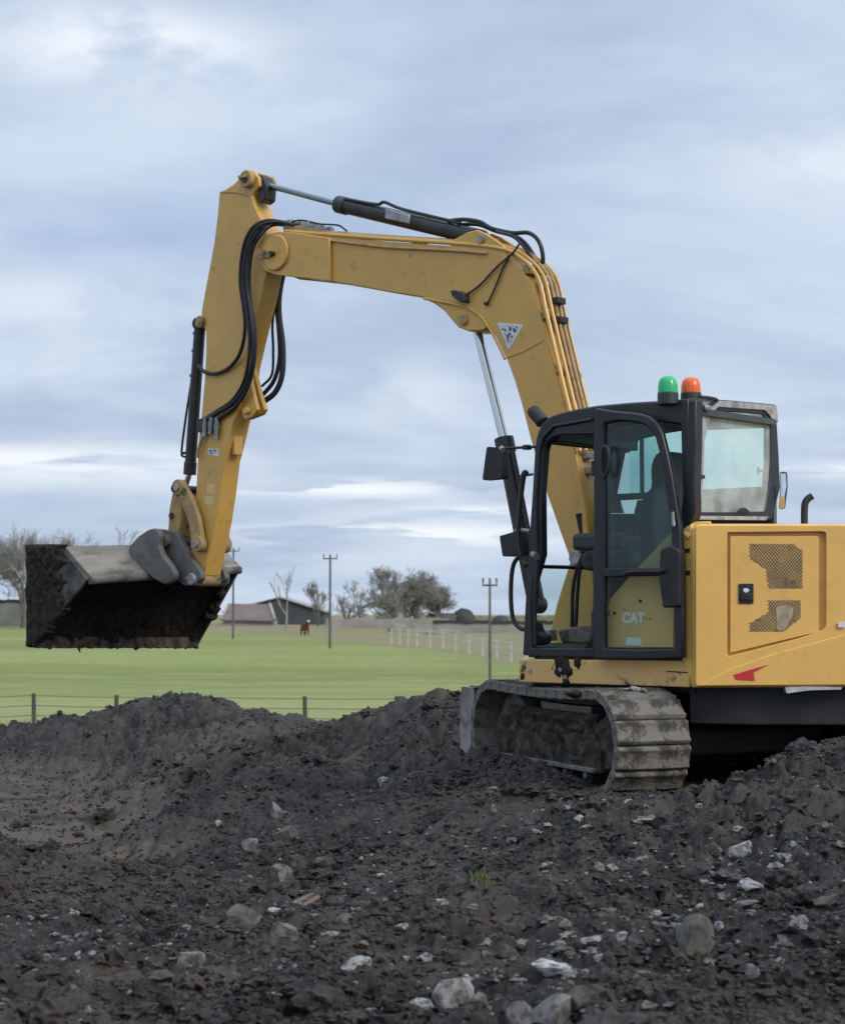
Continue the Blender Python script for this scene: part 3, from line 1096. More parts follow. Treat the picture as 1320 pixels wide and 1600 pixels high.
part('faded_sticker', 'faded_print', stick, lambda b: b.slab(rounded(SZ([(321, 774), (335, 776), (333, 790), (320, 788)], HS), 0.02), HS + 0.0005, HS + 0.002))
# pipe block on the side of the stick
for dx_, h in ((0, 30), (9, 26), (18, 34)):
    a = V3(322 + dx_, 652, HS + 0.03)
    c = V3(320 + dx_, 652 + h, HS + 0.03)
    part('hose_union', 'dull_steel', stick, lambda b: b.cyl(a, c, 0.022, 12).cyl(a.lerp(c, 0.3), a.lerp(c, 0.55), 0.030, 6))
part('union_block', 'black_steel', stick, lambda b: b.slab(SZ([(312, 655), (346, 652), (345, 672), (312, 676)], HS), HS + 0.001, HS + 0.035), bevel=0.005)
part('steel_pipe', 'yellow_worn', stick, lambda b: b.tube(spline([V3(*p, HS + 0.03) for p in ((320, 680), (314, 690), (310, 705), (308, 715))], 5), 0.014, 8))

# ---- hoses between boom nose and stick
HOSES = [([(462, 352, .07), (440, 347, .1), (418, 345, .12), (398, 353, .19), (384, 375, .21), (377, 410, .20), (376, 445, .19), (381, 480, .18), (383, 515, .17), (376, 550, .15), (361, 572, .13), (341, 583, .125), (322, 582, .12), (310, 571, .10)], .018),
         ([(464, 353, .04), (442, 349, .06), (420, 350, .11), (404, 360, .2), (392, 380, .22), (386, 410, .21), (386, 450, .2), (392, 490, .19), (396, 530, .18), (394, 570, .16), (383, 605, .14), (364, 630, .13), (340, 645, .13), (324, 655, .13)], .021),
         ([(466, 355, .0), (444, 351, .03), (424, 352, .10), (408, 366, .19), (396, 386, .2), (390, 415, .19), (390, 460, .18), (397, 505, .17), (398, 555, .15), (389, 600, .135), (371, 632, .13), (348, 650, .13), (335, 658, .13)], .018),
         ([(460, 352, .10), (436, 347, .13), (412, 350, .20), (394, 366, .235), (383, 400, .235), (380, 440, .22), (386, 490, .21), (390, 540, .19), (383, 590, .16), (364, 624, .14), (342, 640, .135), (318, 655, .13)], .014)]
for pts, r in HOSES:
    part('hose', 'black_rubber', ex, lambda b: b.tube(spline([V3(*p) for p in pts], 5), r, 8))
for pts, r in [([(462, 372, -.13), (450, 400, -.16), (440, 440, -.16), (436, 470, -.15), (437, 500, -.15), (442, 540, -.16), (441, 585, -.16), (430, 613, -.14), (410, 629, -.10)], .026),
               ([(460, 380, -.14), (446, 410, -.18), (436, 450, -.18), (433, 484, -.17), (436, 520, -.17), (437, 560, -.17), (428, 595, -.15), (408, 620, -.10)], .02),
               ([(446, 420, -.16), (433, 460, -.15), (426, 505, -.13), (427, 545, -.14), (425, 585, -.14), (409, 604, -.10)], .012)]:
    part('hose', 'black_rubber', ex, lambda b: b.tube(spline([V3(*p) for p in pts], 6), r, 8))
for pts, r in [([(700, 345, .03), (725, 343, .05), (750, 347, .05), (768, 357, .03), (800, 364, 0), (826, 364, 0), (842, 378, 0), (848, 402, -.02), (846, 425, -.04)], .017),
               ([(715, 352, .02), (735, 350, -.02), (752, 352, -.03), (775, 361, -.04), (802, 368, -.05), (820, 380, -.06), (834, 400, -.07), (843, 422, -.08)], .017),
               ([(775, 362, .06), (800, 369, .06), (815, 382, .05), (830, 402, .04), (842, 428, .03)], .013),
               ([(846, 425, -.03), (856, 445, -.03), (866, 470, -.03), (872, 500, -.03), (880, 535, -.03), (892, 575, -.03), (903, 620, -.04)], .017),
               ([(843, 422, -.08), (858, 450, -.07), (871, 485, -.07), (883, 530, -.07), (896, 590, -.07), (905, 640, -.07)], .015)]:
    part('hose', 'black_rubber', ex, lambda b: b.tube(spline([V3(*p) for p in pts], 6), r, 8))
for px, py in ((848, 437), (850, 446), (866, 470), (870, 500), (905, 690), (912, 712), (917, 735)):
    q = pl(px, py, 0.03)
    part('hose_fitting', 'dull_steel' if py < 460 or py > 650 else 'black_steel', ex, lambda b: b.box((q[0] - 0.02, q[1] - 0.03, q[2]), (0.06, 0.10, 0.05)), bevel=0.005)


# ---- cylinders
def cylinder(name, p_rod, p_mid, p_end, r_rod, r_bar, rodm='chrome'):
    a, m_, e = Vector(p_rod), Vector(p_mid), Vector(p_end)
    c = part(name, 'black_steel', ex, lambda b: b.cyl(m_, e, r_bar, 24), bevel=0.006)
    d = (e - m_).normalized()
    part('gland', 'black_steel', c, lambda b: b.cyl(m_ - d * 0.03, m_ + d * 0.09, r_bar * 1.14, 24), bevel=0.006)
    part('rod', rodm, c, lambda b: b.cyl(a, m_, r_rod, 20))
    part('rod_eye', 'black_steel', c, lambda b: b.cyl((a.x, -0.05, a.z), (a.x, 0.05, a.z), r_bar * 0.95, 20), bevel=0.005)
    part('end_eye', 'black_steel', c, lambda b: b.cyl((e.x, -0.055, e.z), (e.x, 0.055, e.z), r_bar * 1.0, 20), bevel=0.005)
    return c


sc = cylinder('stick_cylinder', pl(401, 285, 0), pl(532, 320, 0), pl(748, 371, 0), 0.026, 0.066, 'dark_rod')
a, e = V3(532, 320, 0), V3(748, 371, 0)
part('port_block', 'dull_steel', sc, lambda b: b.slab(SZ([(603, 326), (640, 335), (640, 350), (603, 342)], 0.07), 0.04, 0.085), bevel=0.008)
part('feed_pipe', 'black_steel', sc, lambda b: b.tube(spline([a.lerp(e, 0.06) + Vector((0, 0.045, 0.06)), a.lerp(e, 0.3) + Vector((0, 0.045, 0.075)), a.lerp(e, 0.36) + Vector((0, 0.045, 0.11)), a.lerp(e, 0.5) + Vector((0, 0.045, 0.085)), a.lerp(e, 0.9) + Vector((0, 0.045, 0.08))], 4), 0.014, 8))
part('clevis', 'black_steel', sc, lambda b: b.slab(SZ([(402, 270), (412, 276), (418, 290), (416, 312), (408, 318), (404, 300)], 0.05), 0.065, -0.065), bevel=0.008)
bc = cylinder('boom_cylinder', pl(742, 503, 0), pl(788, 690, 0), pl(838, 945, 0), 0.037, 0.068)
for l in (0.05,):
    part('feed_pipe', 'black_steel', bc, lambda b: b.tube([V3(800, 700, 0.06), V3(812, 760, 0.07), V3(826, 830, 0.07), V3(838, 900, 0.07)], 0.016, 8))
kc = cylinder('bucket_cylinder', pl(287, 768, 0), pl(297, 737, 0), pl(313, 506, 0), 0.028, 0.052)
part('feed_pipe', 'black_steel', kc, lambda b: b.tube(spline([V3(*p, 0.02) for p in ((305, 521), (303, 545), (300, 590), (291, 650), (284, 706), (289, 714))], 4), 0.011, 8))
for px, py in ((305, 521), (303, 548), (300, 587), (286, 708)):
    q = pl(px, py, 0.02)
    part('pipe_stay', 'black_steel', kc, lambda b: b.box((q[0] - 0.035, 0.02, q[2]), (0.10, 0.035, 0.025)), bevel=0.004)

# ---- bucket linkage
lk = spline([V3(*p, 0.15) for p in ((281, 762), (293, 780), (305, 812), (311, 850))], 6)
for l in (0.15, -0.15):
    link_m = MB()
    w = [0.055, 0.06, 0.062, 0.058]
    P = [Vector((p.x, l, p.z)) for p in lk]
    n = len(P)
    left, right = [], []
    for i, p in enumerate(P):
        t = (P[min(i + 1, n - 1)] - P[max(i - 1, 0)]).normalized()
        nr = Vector((-t.z, 0, t.x)) * 0.068
        left.append((p + nr).to_tuple())
        right.append((p - nr).to_tuple())
    loop = left + right[::-1]
    link_m.loops([(x, l + 0.025, z) for x, y, z in loop], [(x, l - 0.025, z) for x, y, z in loop])
    for end in (P[0], P[-1]):
        link_m.cyl((end.x, l + 0.036, end.z), (end.x, l - 0.036, end.z), 0.075, 24)
    lo = link_m.build('guide_link', 'yellow_worn', ex, bevel=0.007)
    for end in (P[0], P[-1]):
        part('pin', 'dull_steel', lo, lambda b: b.cyl((end.x, l + 0.034, end.z), (end.x, l + 0.05, end.z), 0.036, 14), bevel=0.004)
bl = SZ([(276, 765), (288, 765), (289, 800), (284, 840), (279, 866), (266, 866), (268, 830), (270, 795)], 0.06)
part('bucket_link', 'yellow_worn', ex, lambda b: b.slab(bl, 0.10, 0.04).slab(bl, -0.04, -0.10), bevel=0.008)
part('link_pin', 'black_steel', ex, lambda b: b.cyl(offp(pl(283, 764, 0.1), 0.19), offp(pl(283, 764, 0.1), -0.19), 0.035, 16))
part('link_nut', 'black_steel', ex, lambda b: b.cyl(offp(pl(269, 806, 0.1), 0.115), offp(pl(269, 806, 0.1), 0.02), 0.03, 12))

# ---- bucket: straight-lipped grading bucket, mouth towards the cab
NEAR, FARL = 0.90, -0.82
prof_px = [(140, 905), (101, 859), (52, 854), (47, 885), (50, 950), (55, 1010)]
near_p = [pl(x, y, NEAR) for x, y in prof_px]
A_far, D_far = pl(374, 889, FARL), pl(306, 1010, FARL)
shift = (A_far[0] - near_p[0][0], A_far[2] - near_p[0][2])
shD = (D_far[0] - near_p[5][0], D_far[2] - near_p[5][2])
far_p = []
for i, p in enumerate(near_p):
    t = i / 5.0
    far_p.append((p[0] + shift[0] * (1 - t) + shD[0] * t, FARL, p[2] + shift[1] * (1 - t) + shD[1] * t))


def dense(P, n):
    Q = spline([P[0], P[1]], 2)[:-1] + [Vector(P[1])] + spline(P[2:], n)
    return Q


np_, fp_ = dense(near_p, 5), dense(far_p, 5)
cen_n = sum((Vector(p) for p in near_p), Vector()) / 6
cen_f = sum((Vector(p) for p in far_p), Vector()) / 6
bucket = empty('bucket_root', (0, 0, 0))
bpy.data.objects.remove(bucket)


def shell(b):
    n = len(np_)
    S = 14
    outer, inner = [], []
    for k in range(S + 1):
        t = k / S
        for i in range(n):
            p = np_[i].lerp(fp_[i], t)
            c = cen_n.lerp(cen_f, t)
            outer.append(p)
            inner.append(p + (c - p).normalized() * 0.032)
    V = outer + inner
    m_ = len(outer)
    F = []
    for k in range(S):
        for i in range(n - 1):
            a = k * n + i
            F.append((a, a + 1, a + 1 + n, a + n))
            F.append((a + m_, a + n + m_, a + 1 + n + m_, a + 1 + m_))
        for i in (0, n - 1):
            a = k * n + i
            F.append((a, a + n, a + n + m_, a + m_))
    for k in (0, S):
        for i in range(n - 1):
            a = k * n + i
            F.append((a, a + m_, a + 1 + m_, a + 1))
    b.add(V, F)


bucket = part('bucket', 'bucket_steel', ex, shell)


def end_plate(P, l, th):
    def f(b):
        b.slab([(p.x, p.z) for p in P], l, l + th)
    return f


part('end_plate', 'bucket_side', bucket, end_plate(np_, NEAR - 0.004, 0.03), bevel=0.005)
part('end_plate', 'bucket_side', bucket, end_plate(fp_, FARL + 0.004, -0.03), bevel=0.005)
# pale top plate above the mouth, skylight put into its colour
tp = []
for P in (np_, fp_):
    tp.append([P[0] + Vector((-0.01, 0, -0.015)), P[0].lerp(P[1], 0.5) + Vector((-0.03, 0, 0.01)), P[1].lerp(P[2], 0.5) + Vector((-0.02, 0, 0.03))])


def top_strip(b):
    A = [Vector(v) for v in (near_p[0], near_p[1])]
    B = [Vector(v) for v in (far_p[0], far_p[1])]
    up = Vector((-0.022, 0, 0.026))
    L0 = [A[0] + up, A[1] + up, A[1], A[0]]
    L1 = [B[0] + up, B[1] + up, B[1], B[0]]
    b.loops(L0, L1)


part('top_plate', 'bucket_top', bucket, top_strip, bevel=0.006)
ridge = [Vector(near_p[0]) + Vector((-0.01, 0, -0.01)), Vector(far_p[0]) + Vector((-0.01, 0, -0.01))]
part('mouth_rail', 'bucket_steel', bucket, lambda b: b.tube(ridge, 0.038, 10))
lipv = [Vector(near_p[5]), Vector(far_p[5])]


def lip(b):
    S = 60
    V, F = [], []
    for k in range(S + 1):
        p = lipv[0].lerp(lipv[1], k / S)
        j = 0.010 * math.sin(k * 1.7) * rng.random()
        for dx_, dz_ in ((0.03, 0.09), (-0.03, 0.09), (-0.045, -0.012 - j), (0.0, -0.016 - j)):
            V.append((p.x + dx_, p.y, p.z + dz_))
    for k in range(S):
        for i in range(4):
            F.append((k * 4 + i, k * 4 + (i + 1) % 4, (k + 1) * 4 + (i + 1) % 4, (k + 1) * 4 + i))
    F += [(0, 1, 2, 3), tuple(S * 4 + i for i in range(4))]
    b.add(V, F)


part('cutting_edge', 'track_mud', bucket, lip)


def lump(b, c, r, seed, flat=(1, 1, 1), sub=3, amp=0.35, rot=0.0):
    """irregular clod"""
    bm = bmesh.new()
    bmesh.ops.create_icosphere(bm, subdivisions=sub, radius=1.0)
    R = np.random.default_rng(seed)
    o = R.uniform(0, 50, 3)
    co = np.array([v.co for v in bm.verts])
    d = 1 + amp * pn(co[:, 0] * 1.3 + o[0], co[:, 1] * 1.3 + co[:, 2] + o[1], 1) + amp * 0.6 * pn(co[:, 0] * 3 + o[2], co[:, 2] * 3 + co[:, 1], 2)
    co = co * d[:, None] * np.array(flat) * r
    cr, sr = math.cos(rot), math.sin(rot)
    x = co[:, 0] * cr - co[:, 1] * sr
    y = co[:, 0] * sr + co[:, 1] * cr
    co = np.stack([x, y, co[:, 2]], -1) + np.array(c)
    F = [tuple(v.index for v in f.verts) for f in bm.faces]
    bm.free()
    b.add(co, F)


# soil caked on the inside of the bucket and on its near end
def mud_in(b):
    S, n = 150, 54
    V, F = [], []
    for k in range(S + 1):
        t = 0.012 + 0.976 * k / S
        A, D = np_[0].lerp(fp_[0], t), np_[-1].lerp(fp_[-1], t)
        for i in range(n + 1):
            u = i / n
            p = A.lerp(D, 0.035 + 0.955 * u)
            dpt = 0.02 + 0.14 * math.sin(math.pi * min(1, u)) ** 0.8 * min(1, 8 * t, 8 * (1 - t))
            V.append(p + Vector((dpt * 0.75, 0, dpt * 0.25)))
    V = np.array([tuple(v) for v in V])
    u = V[:, 1] * 1.0
    w = V[:, 2] * 1.0 + V[:, 0]
    d = 0.06 * (np.abs(pn(u * 4, w * 4, 3)) - 0.2) + 0.035 * (np.abs(pn(u * 10, w * 10, 4)) - 0.2) + 0.018 * pn(u * 25, w * 25, 5) + 0.01 * pn(u * 55, w * 55, 6)
    V[:, 0] -= d * 0.8
    V[:, 2] -= d * 0.5
    for k in range(S):
        for i in range(n):
            a = k * (n + 1) + i
            F.append((a, a + 1, a + n + 2, a + n + 1))
    b.add(V, F)


part('caked_soil', 'bucket_mud_shaded', bucket, mud_in, angle=180)


def crust_fn(b):
    """mud caked on the outside of the near end plate"""
    S, n = 70, 80
    V, F, keep = [], [], []
    for i in range(S + 1):
        for j in range(n + 1):
            px_, py_ = 44 + 66 * i / S, 850 + 162 * j / n
            V.append(pl(px_, py_, NEAR))
            edge = 104 if py_ < 935 else 104 - 0.1 * (py_ - 935) if py_ < 950 else 140 - (py_ - 905) * 0.80
            edge += 9.0 * float(pn(np.array([px_ * 0.03]), np.array([py_ * 0.06]), 21)[0]) + 4.0 * float(pn(np.array([px_ * 0.1]), np.array([py_ * 0.17]), 22)[0])
            m_ = min(1.0, (px_ - 45 - 2.5 * float(pn(np.array([3.3]), np.array([py_ * 0.045]), 23)[0])) / 5, (edge - px_) / 10, (py_ - 851) / 5, (1011 - py_) / 8)
            keep.append(m_)
    V = np.array(V)
    m_ = np.array(keep)
    a_, c_ = V[:, 0], V[:, 2]
    h = 0.055 * np.abs(pn(a_ * 7, c_ * 7, 4)) + 0.04 * np.abs(pn(a_ * 15, c_ * 15, 5)) + 0.014 * pn(a_ * 40, c_ * 40, 6)
    h = (h * 0.8 + 0.012) * np.clip(1.1 - (1.78 - c_) * 1.3, 0.30, 1.0)
    V[:, 1] = NEAR + 0.029 + np.where(m_ > 0, h * np.clip(m_, 0, 1) ** 0.5, -0.05)
    for i in range(S):
        for j in range(n):
            a = i * (n + 1) + j
            q = (a, a + 1, a + n + 2, a + n + 1)
            if max(m_[k] for k in q) > 0:
                F.append(q)
    b.add(V, F)


part('mud_crust', 'mud', bucket, crust_fn, angle=180)
for i in range(26):
    t = rng.uniform(0.02, 0.98)
    p = lipv[0].lerp(lipv[1], t)
    part('lip_clod', 'mud', bucket, lambda b: lump(b, p + Vector((rng.uniform(-.03, .02), 0, rng.uniform(-.012, .03))), rng.uniform(0.015, 0.035), 300 + i, sub=1, amp=0.5), angle=180)
for i in range(12):
    t = rng.uniform(0.90, 1.0)
    p = np_[0].lerp(fp_[0], t).lerp(np_[-1].lerp(fp_[-1], t), rng.uniform(0.0, 0.6))
    part('mouth_clod', 'mud', bucket, lambda b: lump(b, p + Vector((0.02, 0, 0)), rng.uniform(0.03, 0.06), 340 + i, sub=2, amp=0.6), angle=180)
hang = V3(125, 1010, NEAR - 0.3)
part('hanging_root', 'mud', bucket, lambda b: b.tube([hang + Vector((0, 0, 0.03)), hang + Vector((0.01, 0, -0.03)), hang + Vector((-0.01, 0, -0.06))], [0.02, 0.012, 0.004], 6))
# ears and hitch
ear = SZ([(200, 856), (216, 838), (232, 827), (243, 825), (250, 835), (247, 852), (254, 868), (267, 884), (273, 897), (270, 908), (258, 914), (243, 906), (222, 890), (205, 878)], 0.30)
part('ear', 'bucket_ear', bucket, lambda b: b.slab(rounded(ear, 0.03, 3), 0.30, 0.235), bevel=0.012)
ear2 = SZ([(236, 830), (246, 826), (262, 828), (277, 831), (285, 850), (298, 872), (312, 890), (316, 904), (304, 914), (288, 915), (276, 905), (264, 880), (252, 862), (243, 848)], 0.17)
part('ear', 'bucket_ear', bucket, lambda b: b.slab(rounded(ear2, 0.03, 3), 0.175, 0.115), bevel=0.012)
part('ear', 'bucket_ear', bucket, lambda b: b.slab(rounded(ear2, 0.03, 3), -0.115, -0.175), bevel=0.012)
part('ear', 'bucket_ear', bucket, lambda b: b.slab(rounded(ear, 0.03, 3), -0.235, -0.30), bevel=0.012)
part('cross_tube', 'bucket_ear', bucket, lambda b: b.cyl(offp(pl(258, 845, 0.2), 0.235), offp(pl(258, 845, 0.2), -0.235), 0.06, 20))
qh = pl(299, 905, 0.2)
part('pin_boss', 'dull_steel', bucket, lambda b: b.cyl((qh[0], 0.215, qh[2]), (qh[0], 0.112, qh[2]), 0.055, 20).cyl((qh[0], -0.112, qh[2]), (qh[0], -0.215, qh[2]), 0.055, 20), bevel=0.006)
part('pin_boss', 'yellow_worn', bucket, lambda b: b.cyl((qh[0], 0.11, qh[2]), (qh[0], -0.11, qh[2]), 0.062, 20), bevel=0.006)
part('pin_head', 'chrome', bucket, lambda b: b.cyl((qh[0] + 0.05, 0.19, qh[2] + 0.005), (qh[0] + 0.05, 0.222, qh[2] + 0.005), 0.018, 10))
part('pin', 'black_steel', bucket, lambda b: b.cyl(offp(pl(261, 850, 0.19), 0.20), offp(pl(261, 850, 0.19), 0.17), 0.035, 16))

# ---- swing bracket carrying the boom foot
brk = SZ([(893, 868), (915, 862), (925, 880), (928, 930), (926, 985), (905, 1010), (866, 1010), (860, 985), (869, 945)], 0.17)
part('swing_bracket', 'yellow_paint', ex, lambda b: b.slab(brk, 0.17, 0.125).slab(brk, -0.125, -0.17), bevel=0.01)
qf = pl(904, 872, 0.14)
part('foot_pin', 'dull_steel', ex, lambda b: b.cyl((qf[0], 0.20, qf[2]), (qf[0], -0.20, qf[2]), 0.05, 20), bevel=0.005)
part('king_post', 'under_dark', ex, lambda b: b.box((1.05, 0, 0.78), (0.5, 0.4, 0.28)), bevel=0.03)

# ---- cab
LC = 1.0
SR = pl(1080, 1028, LC)[0]          # rear face of the cab
LR = -0.07                          # right-hand wall
cabp = [(816, 1024), (819, 960), (823, 895), (828, 810), (831, 770), (835, 700), (837, 685), (841, 672), (848, 660), (858, 651), (874, 645), (895, 640), (929, 634), (985, 629),
        (1040, 626), (1074, 623), (1080, 640), (1080, 760), (1080, 900), (1078, 1024), (1000, 1027), (930, 1027), (870, 1026)]
cabi = [(830, 1013), (830, 960), (833, 912), (846, 868), (845, 770), (850, 705), (852, 697), (855, 691), (860, 686), (868, 682), (882, 680), (900, 680), (927, 680), (985, 664),
        (1030, 660), (1064, 664), (1067, 672), (1068, 760), (1056, 850), (1000, 1000), (960, 1013), (928, 1013), (880, 1013)]
oa, ia = SZ(cabp, LC), SZ(cabi, LC)


def R2(L, l):
    return [(s, l, z) for s, z in L]


cab = part('cab_frame', 'black_frame', ex, lambda b: b.ring((R2(oa, LC), R2(oa, LC - 0.07)), (R2(ia, LC), R2(ia, LC - 0.07))), bevel=0.012)
# door post
part('door_post', 'black_frame', cab, lambda b: b.slab(SZ([(926, 670), (944, 668), (944, 1018), (923, 1018), (926, 900)], LC), LC - 0.002, LC - 0.075), bevel=0.01)
# bead along the door opening
bead = SZ([(837, 1008), (836, 930), (840, 880), (838, 790), (843, 705), (850, 683), (866, 666), (900, 660), (926, 655)], LC)
part('door_seal', 'black_rubber', cab, lambda b: b.tube([(s, LC + 0.006, z) for s, z in bead], 0.014, 8))
# roof: follows the frame's top edge across the cab
roof_in = SZ([(841, 672), (858, 650), (895, 640), (929, 634), (985, 629), (1040, 626), (1074, 623)], LC)
roof_lo = [(s + 0.004, z - 0.055) for s, z in roof_in]
RO = roof_in + roof_lo[::-1]
part('roof', 'black_frame', cab, lambda b: b.slab([(s, z + 0.004) for s, z in RO], LC - 0.02, LR + 0.02), bevel=0.012)
part('headliner', 'dark_interior', cab, lambda b: b.slab([(s - 0.05, z - 0.06) for s, z in RO[:7]] + [(s - 0.05, z - 0.10) for s, z in RO[:7][::-1]], LC - 0.08, LR + 0.06))
# left window behind the door, and the yellow lower side panel with its lettering
part('side_window', 'clear_glass', cab, lambda b: b.slab(SZ([(944, 664), (1066, 664), (1070, 760), (1056, 848), (1000, 895), (944, 895)], LC - 0.04), LC - 0.032, LC - 0.038))
pan = SZ([(1060, 826), (1040, 846), (1008, 880), (985, 905), (958, 936), (955, 950), (955, 1012), (1058, 1012)], LC - 0.03)
pnl = part('side_panel', 'yellow_muddy', cab, lambda b: b.slab(pan, LC + 0.014, LC - 0.06), bevel=0.008)
part('lower_trim', 'black_frame', cab, lambda b: b.slab(SZ([(944, 895), (1000, 895), (985, 906), (958, 937), (955, 1014), (944, 1014)], LC - 0.03), LC - 0.012, LC - 0.05))


def text_mesh(body, size, name, m, parent, origin, xdir, up, extr=0.001, bold=0.0):
    cu_ = bpy.data.curves.new(name, 'FONT')
    cu_.body = body
    cu_.size = size
    cu_.extrude = extr
    cu_.offset = bold
    cu_.align_x = 'CENTER'
    cu_.align_y = 'CENTER'
    tmp = bpy.data.objects.new('tmp', cu_)
    COL.objects.link(tmp)
    dg = bpy.context.evaluated_depsgraph_get()
    me = bpy.data.meshes.new_from_object(tmp.evaluated_get(dg))
    bpy.data.objects.remove(tmp)
    me.name = name
    X, Yv = Vector(xdir).normalized(), Vector(up).normalized()
    Z = X.cross(Yv)
    mt = Matrix((X, Yv, Z)).transposed().to_4x4()
    mt.translation = Vector(origin)
    me.transform(mt)
    me.materials.clear()
    me.materials.append(MATS[m])
    o = bpy.data.objects.new(name, me)
    return link(o, parent)


qt = pl(991, 966, LC)
text_mesh('CAT', 0.092, 'lettering', 'white_label', pnl, (qt[0], LC + 0.016, qt[2]), (-1, 0, 0), (0, 0, 1), bold=0.005)
part('label_plate', 'white_label', pnl, lambda b: b.slab(SZ([(980, 996), (1004, 996), (1004, 1008), (980, 1008)], LC), LC + 0.013, LC + 0.017))
for px, py in ((1002, 939), (962, 958)):
    part('bolt', 'black_steel', pnl, lambda b: b.cyl(offp(pl(px, py, LC), LC + 0.0), offp(pl(px, py, LC), LC + 0.02), 0.012, 8))
# front: windscreen surround, lower pane
FS = pl(822, 1000, LC)[0]           # s of the front corner at floor level
ftop = pl(845, 690, LC)
fmid = pl(824, 885, LC)


def fwall(px, py, s):
    return ps(px, py, s)


zfl = pl(830, 1016, LC)[2]
zmid = fmid[2]
part('front_bar', 'black_frame', cab, lambda b: b.cyl((fmid[0] - 0.04, LC - 0.03, zmid), (fmid[0] - 0.04, LR + 0.03, zmid), 0.014, 10))
part('front_lower_pane', 'clear_glass', cab, lambda b: b.loops([(fmid[0] - 0.03, LC - 0.05, zmid - 0.015), (fmid[0] - 0.03, LR + 0.05, zmid - 0.015), (FS - 0.04, LR + 0.05, zfl), (FS - 0.04, LC - 0.05, zfl)],
     [(fmid[0] - 0.036, LC - 0.05, zmid - 0.015), (fmid[0] - 0.036, LR + 0.05, zmid - 0.015), (FS - 0.046, LR + 0.05, zfl), (FS - 0.046, LC - 0.05, zfl)]))
part('front_sill', 'black_frame', cab, lambda b: b.box((FS - 0.04, (LC + LR) / 2, zfl - 0.02), (0.08, LC - LR - 0.04, 0.06)), bevel=0.008)
part('front_header', 'black_frame', cab, lambda b: b.box((ftop[0] - 0.06, (LC + LR) / 2, ftop[2] + 0.03), (0.09, LC - LR - 0.10, 0.07)), bevel=0.01)
# right-hand wall: wide front pillar, belt rail, lower panel, one large window
zr = ps(1212, 632, SR)[2]
right_w = []
part('right_pillar', 'black_frame', cab, lambda b: b.slab(SZ([(944, 645), (1000, 645), (989, 676), (981, 692), (973, 730), (965, 771), (958, 800), (944, 800)], LR), LR, LR + 0.05), bevel=0.008)
s_f = pl(944, 771, LR)[0]
zb0, zb1 = pl(990, 781, LR)[2], pl(990, 771, LR)[2]
part('right_belt', 'black_frame', cab, lambda b: b.box(((s_f + SR) / 2, LR + 0.025, (zb0 + zb1) / 2), (s_f - SR, 0.05, zb1 - zb0)), bevel=0.006)
part('right_lower_panel', 'dark_interior', cab, lambda b: b.slab(SZ([(944, 803), (973, 803), (976, 803), (995, 803), (1000, 782)], LR) + [(SR, zb0), (SR, zfl), (s_f, zfl)], LR, LR + 0.04))
part('right_front_panel', 'dark_interior', cab, lambda b: b.slab(SZ([(944, 782), (969, 782), (975, 802), (944, 802)], LR), LR, LR + 0.04))
part('right_roof_rail', 'black_frame', cab, lambda b: b.box(((s_f + SR) / 2, LR + 0.025, pl(1030, 660, LR)[2]), (s_f - SR, 0.05, 0.10)), bevel=0.008)
zrr = pl(1030, 672, LR)[2]
part('right_window', 'teal_glass', cab, lambda b: b.slab([(s_f - 0.25, zb1), (SR + 0.03, zb1), (SR + 0.03, zrr + 0.03), (s_f - 0.25, zrr + 0.03)], LR + 0.02, LR + 0.026))
q1, q2_ = pl(1003, 672, LR), pl(1003, 775, LR)
part('window_divider', 'black_frame', cab, lambda b: b.box((pl(1006, 700, LR)[0], LR + 0.03, (zrr + zb1) / 2), (0.018, 0.03, zrr - zb1)))
# rear: frame with rounded window
ro = [(1074, 623), (1088, 622), (1150, 626), (1212, 632), (1214, 664), (1217, 715), (1219, 762), (1206, 812), (1150, 811), (1090, 810), (1078, 812), (1076, 715)]
ri = [(1098, 650), (1102, 643), (1150, 644), (1190, 647), (1203, 668), (1203, 720), (1200, 765), (1193, 799), (1150, 800), (1096, 800), (1092, 790), (1094, 715)]
RO3 = [ps(x, y, SR) for x, y in ro]
RI3 = [ps(x, y, SR) for x, y in ri]


def shift_s(L, d):
    return [(s + d, l, z) for s, l, z in L]


rear = part('rear_frame', 'black_frame', cab, lambda b: b.ring((RO3, shift_s(RO3, 0.06)), (RI3, shift_s(RI3, 0.06))), bevel=0.010)
part('rear_window', 'rear_glass', cab, lambda b: b.loops(shift_s(RI3, 0.006), shift_s(RI3, 0.012)))
trim_o = [ps(x, y, SR) for x, y in [(1089, 624), (1150, 628), (1211, 634), (1213, 660), (1204, 655), (1193, 641), (1150, 638), (1120, 636), (1108, 646), (1098, 690), (1094, 790), (1088, 800), (1088, 700)]]
part('pale_trim', 'pale_frame', rear, lambda b: b.loops(shift_s(trim_o, -0.001), shift_s(trim_o, -0.012)), bevel=0.003)
part('window_sill', 'pale_frame', rear, lambda b: b.loops([ps(*p, SR - 0.01) for p in ((1094, 806), (1200, 807), (1197, 813), (1092, 812))], [ps(*p, SR + 0.02) for p in ((1094, 806), (1200, 807), (1197, 813), (1092, 812))]), bevel=0.002)
bl_ = ps(1178, 668, SR)
part('blind_rail', 'black_rubber', rear, lambda b: b.tube([ps(1099, 671, SR + 0.04), ps(1150, 669, SR + 0.04), ps(1193, 667, SR + 0.04)], 0.006, 6))
part('window_latch', 'dull_steel', rear, lambda b: b.tube([ps(1184, 742, SR + 0.03), ps(1184, 730, SR + 0.03)], 0.008, 6).tube([ps(1184, 736, SR + 0.03), ps(1194, 735, SR + 0.03)], 0.006, 6))
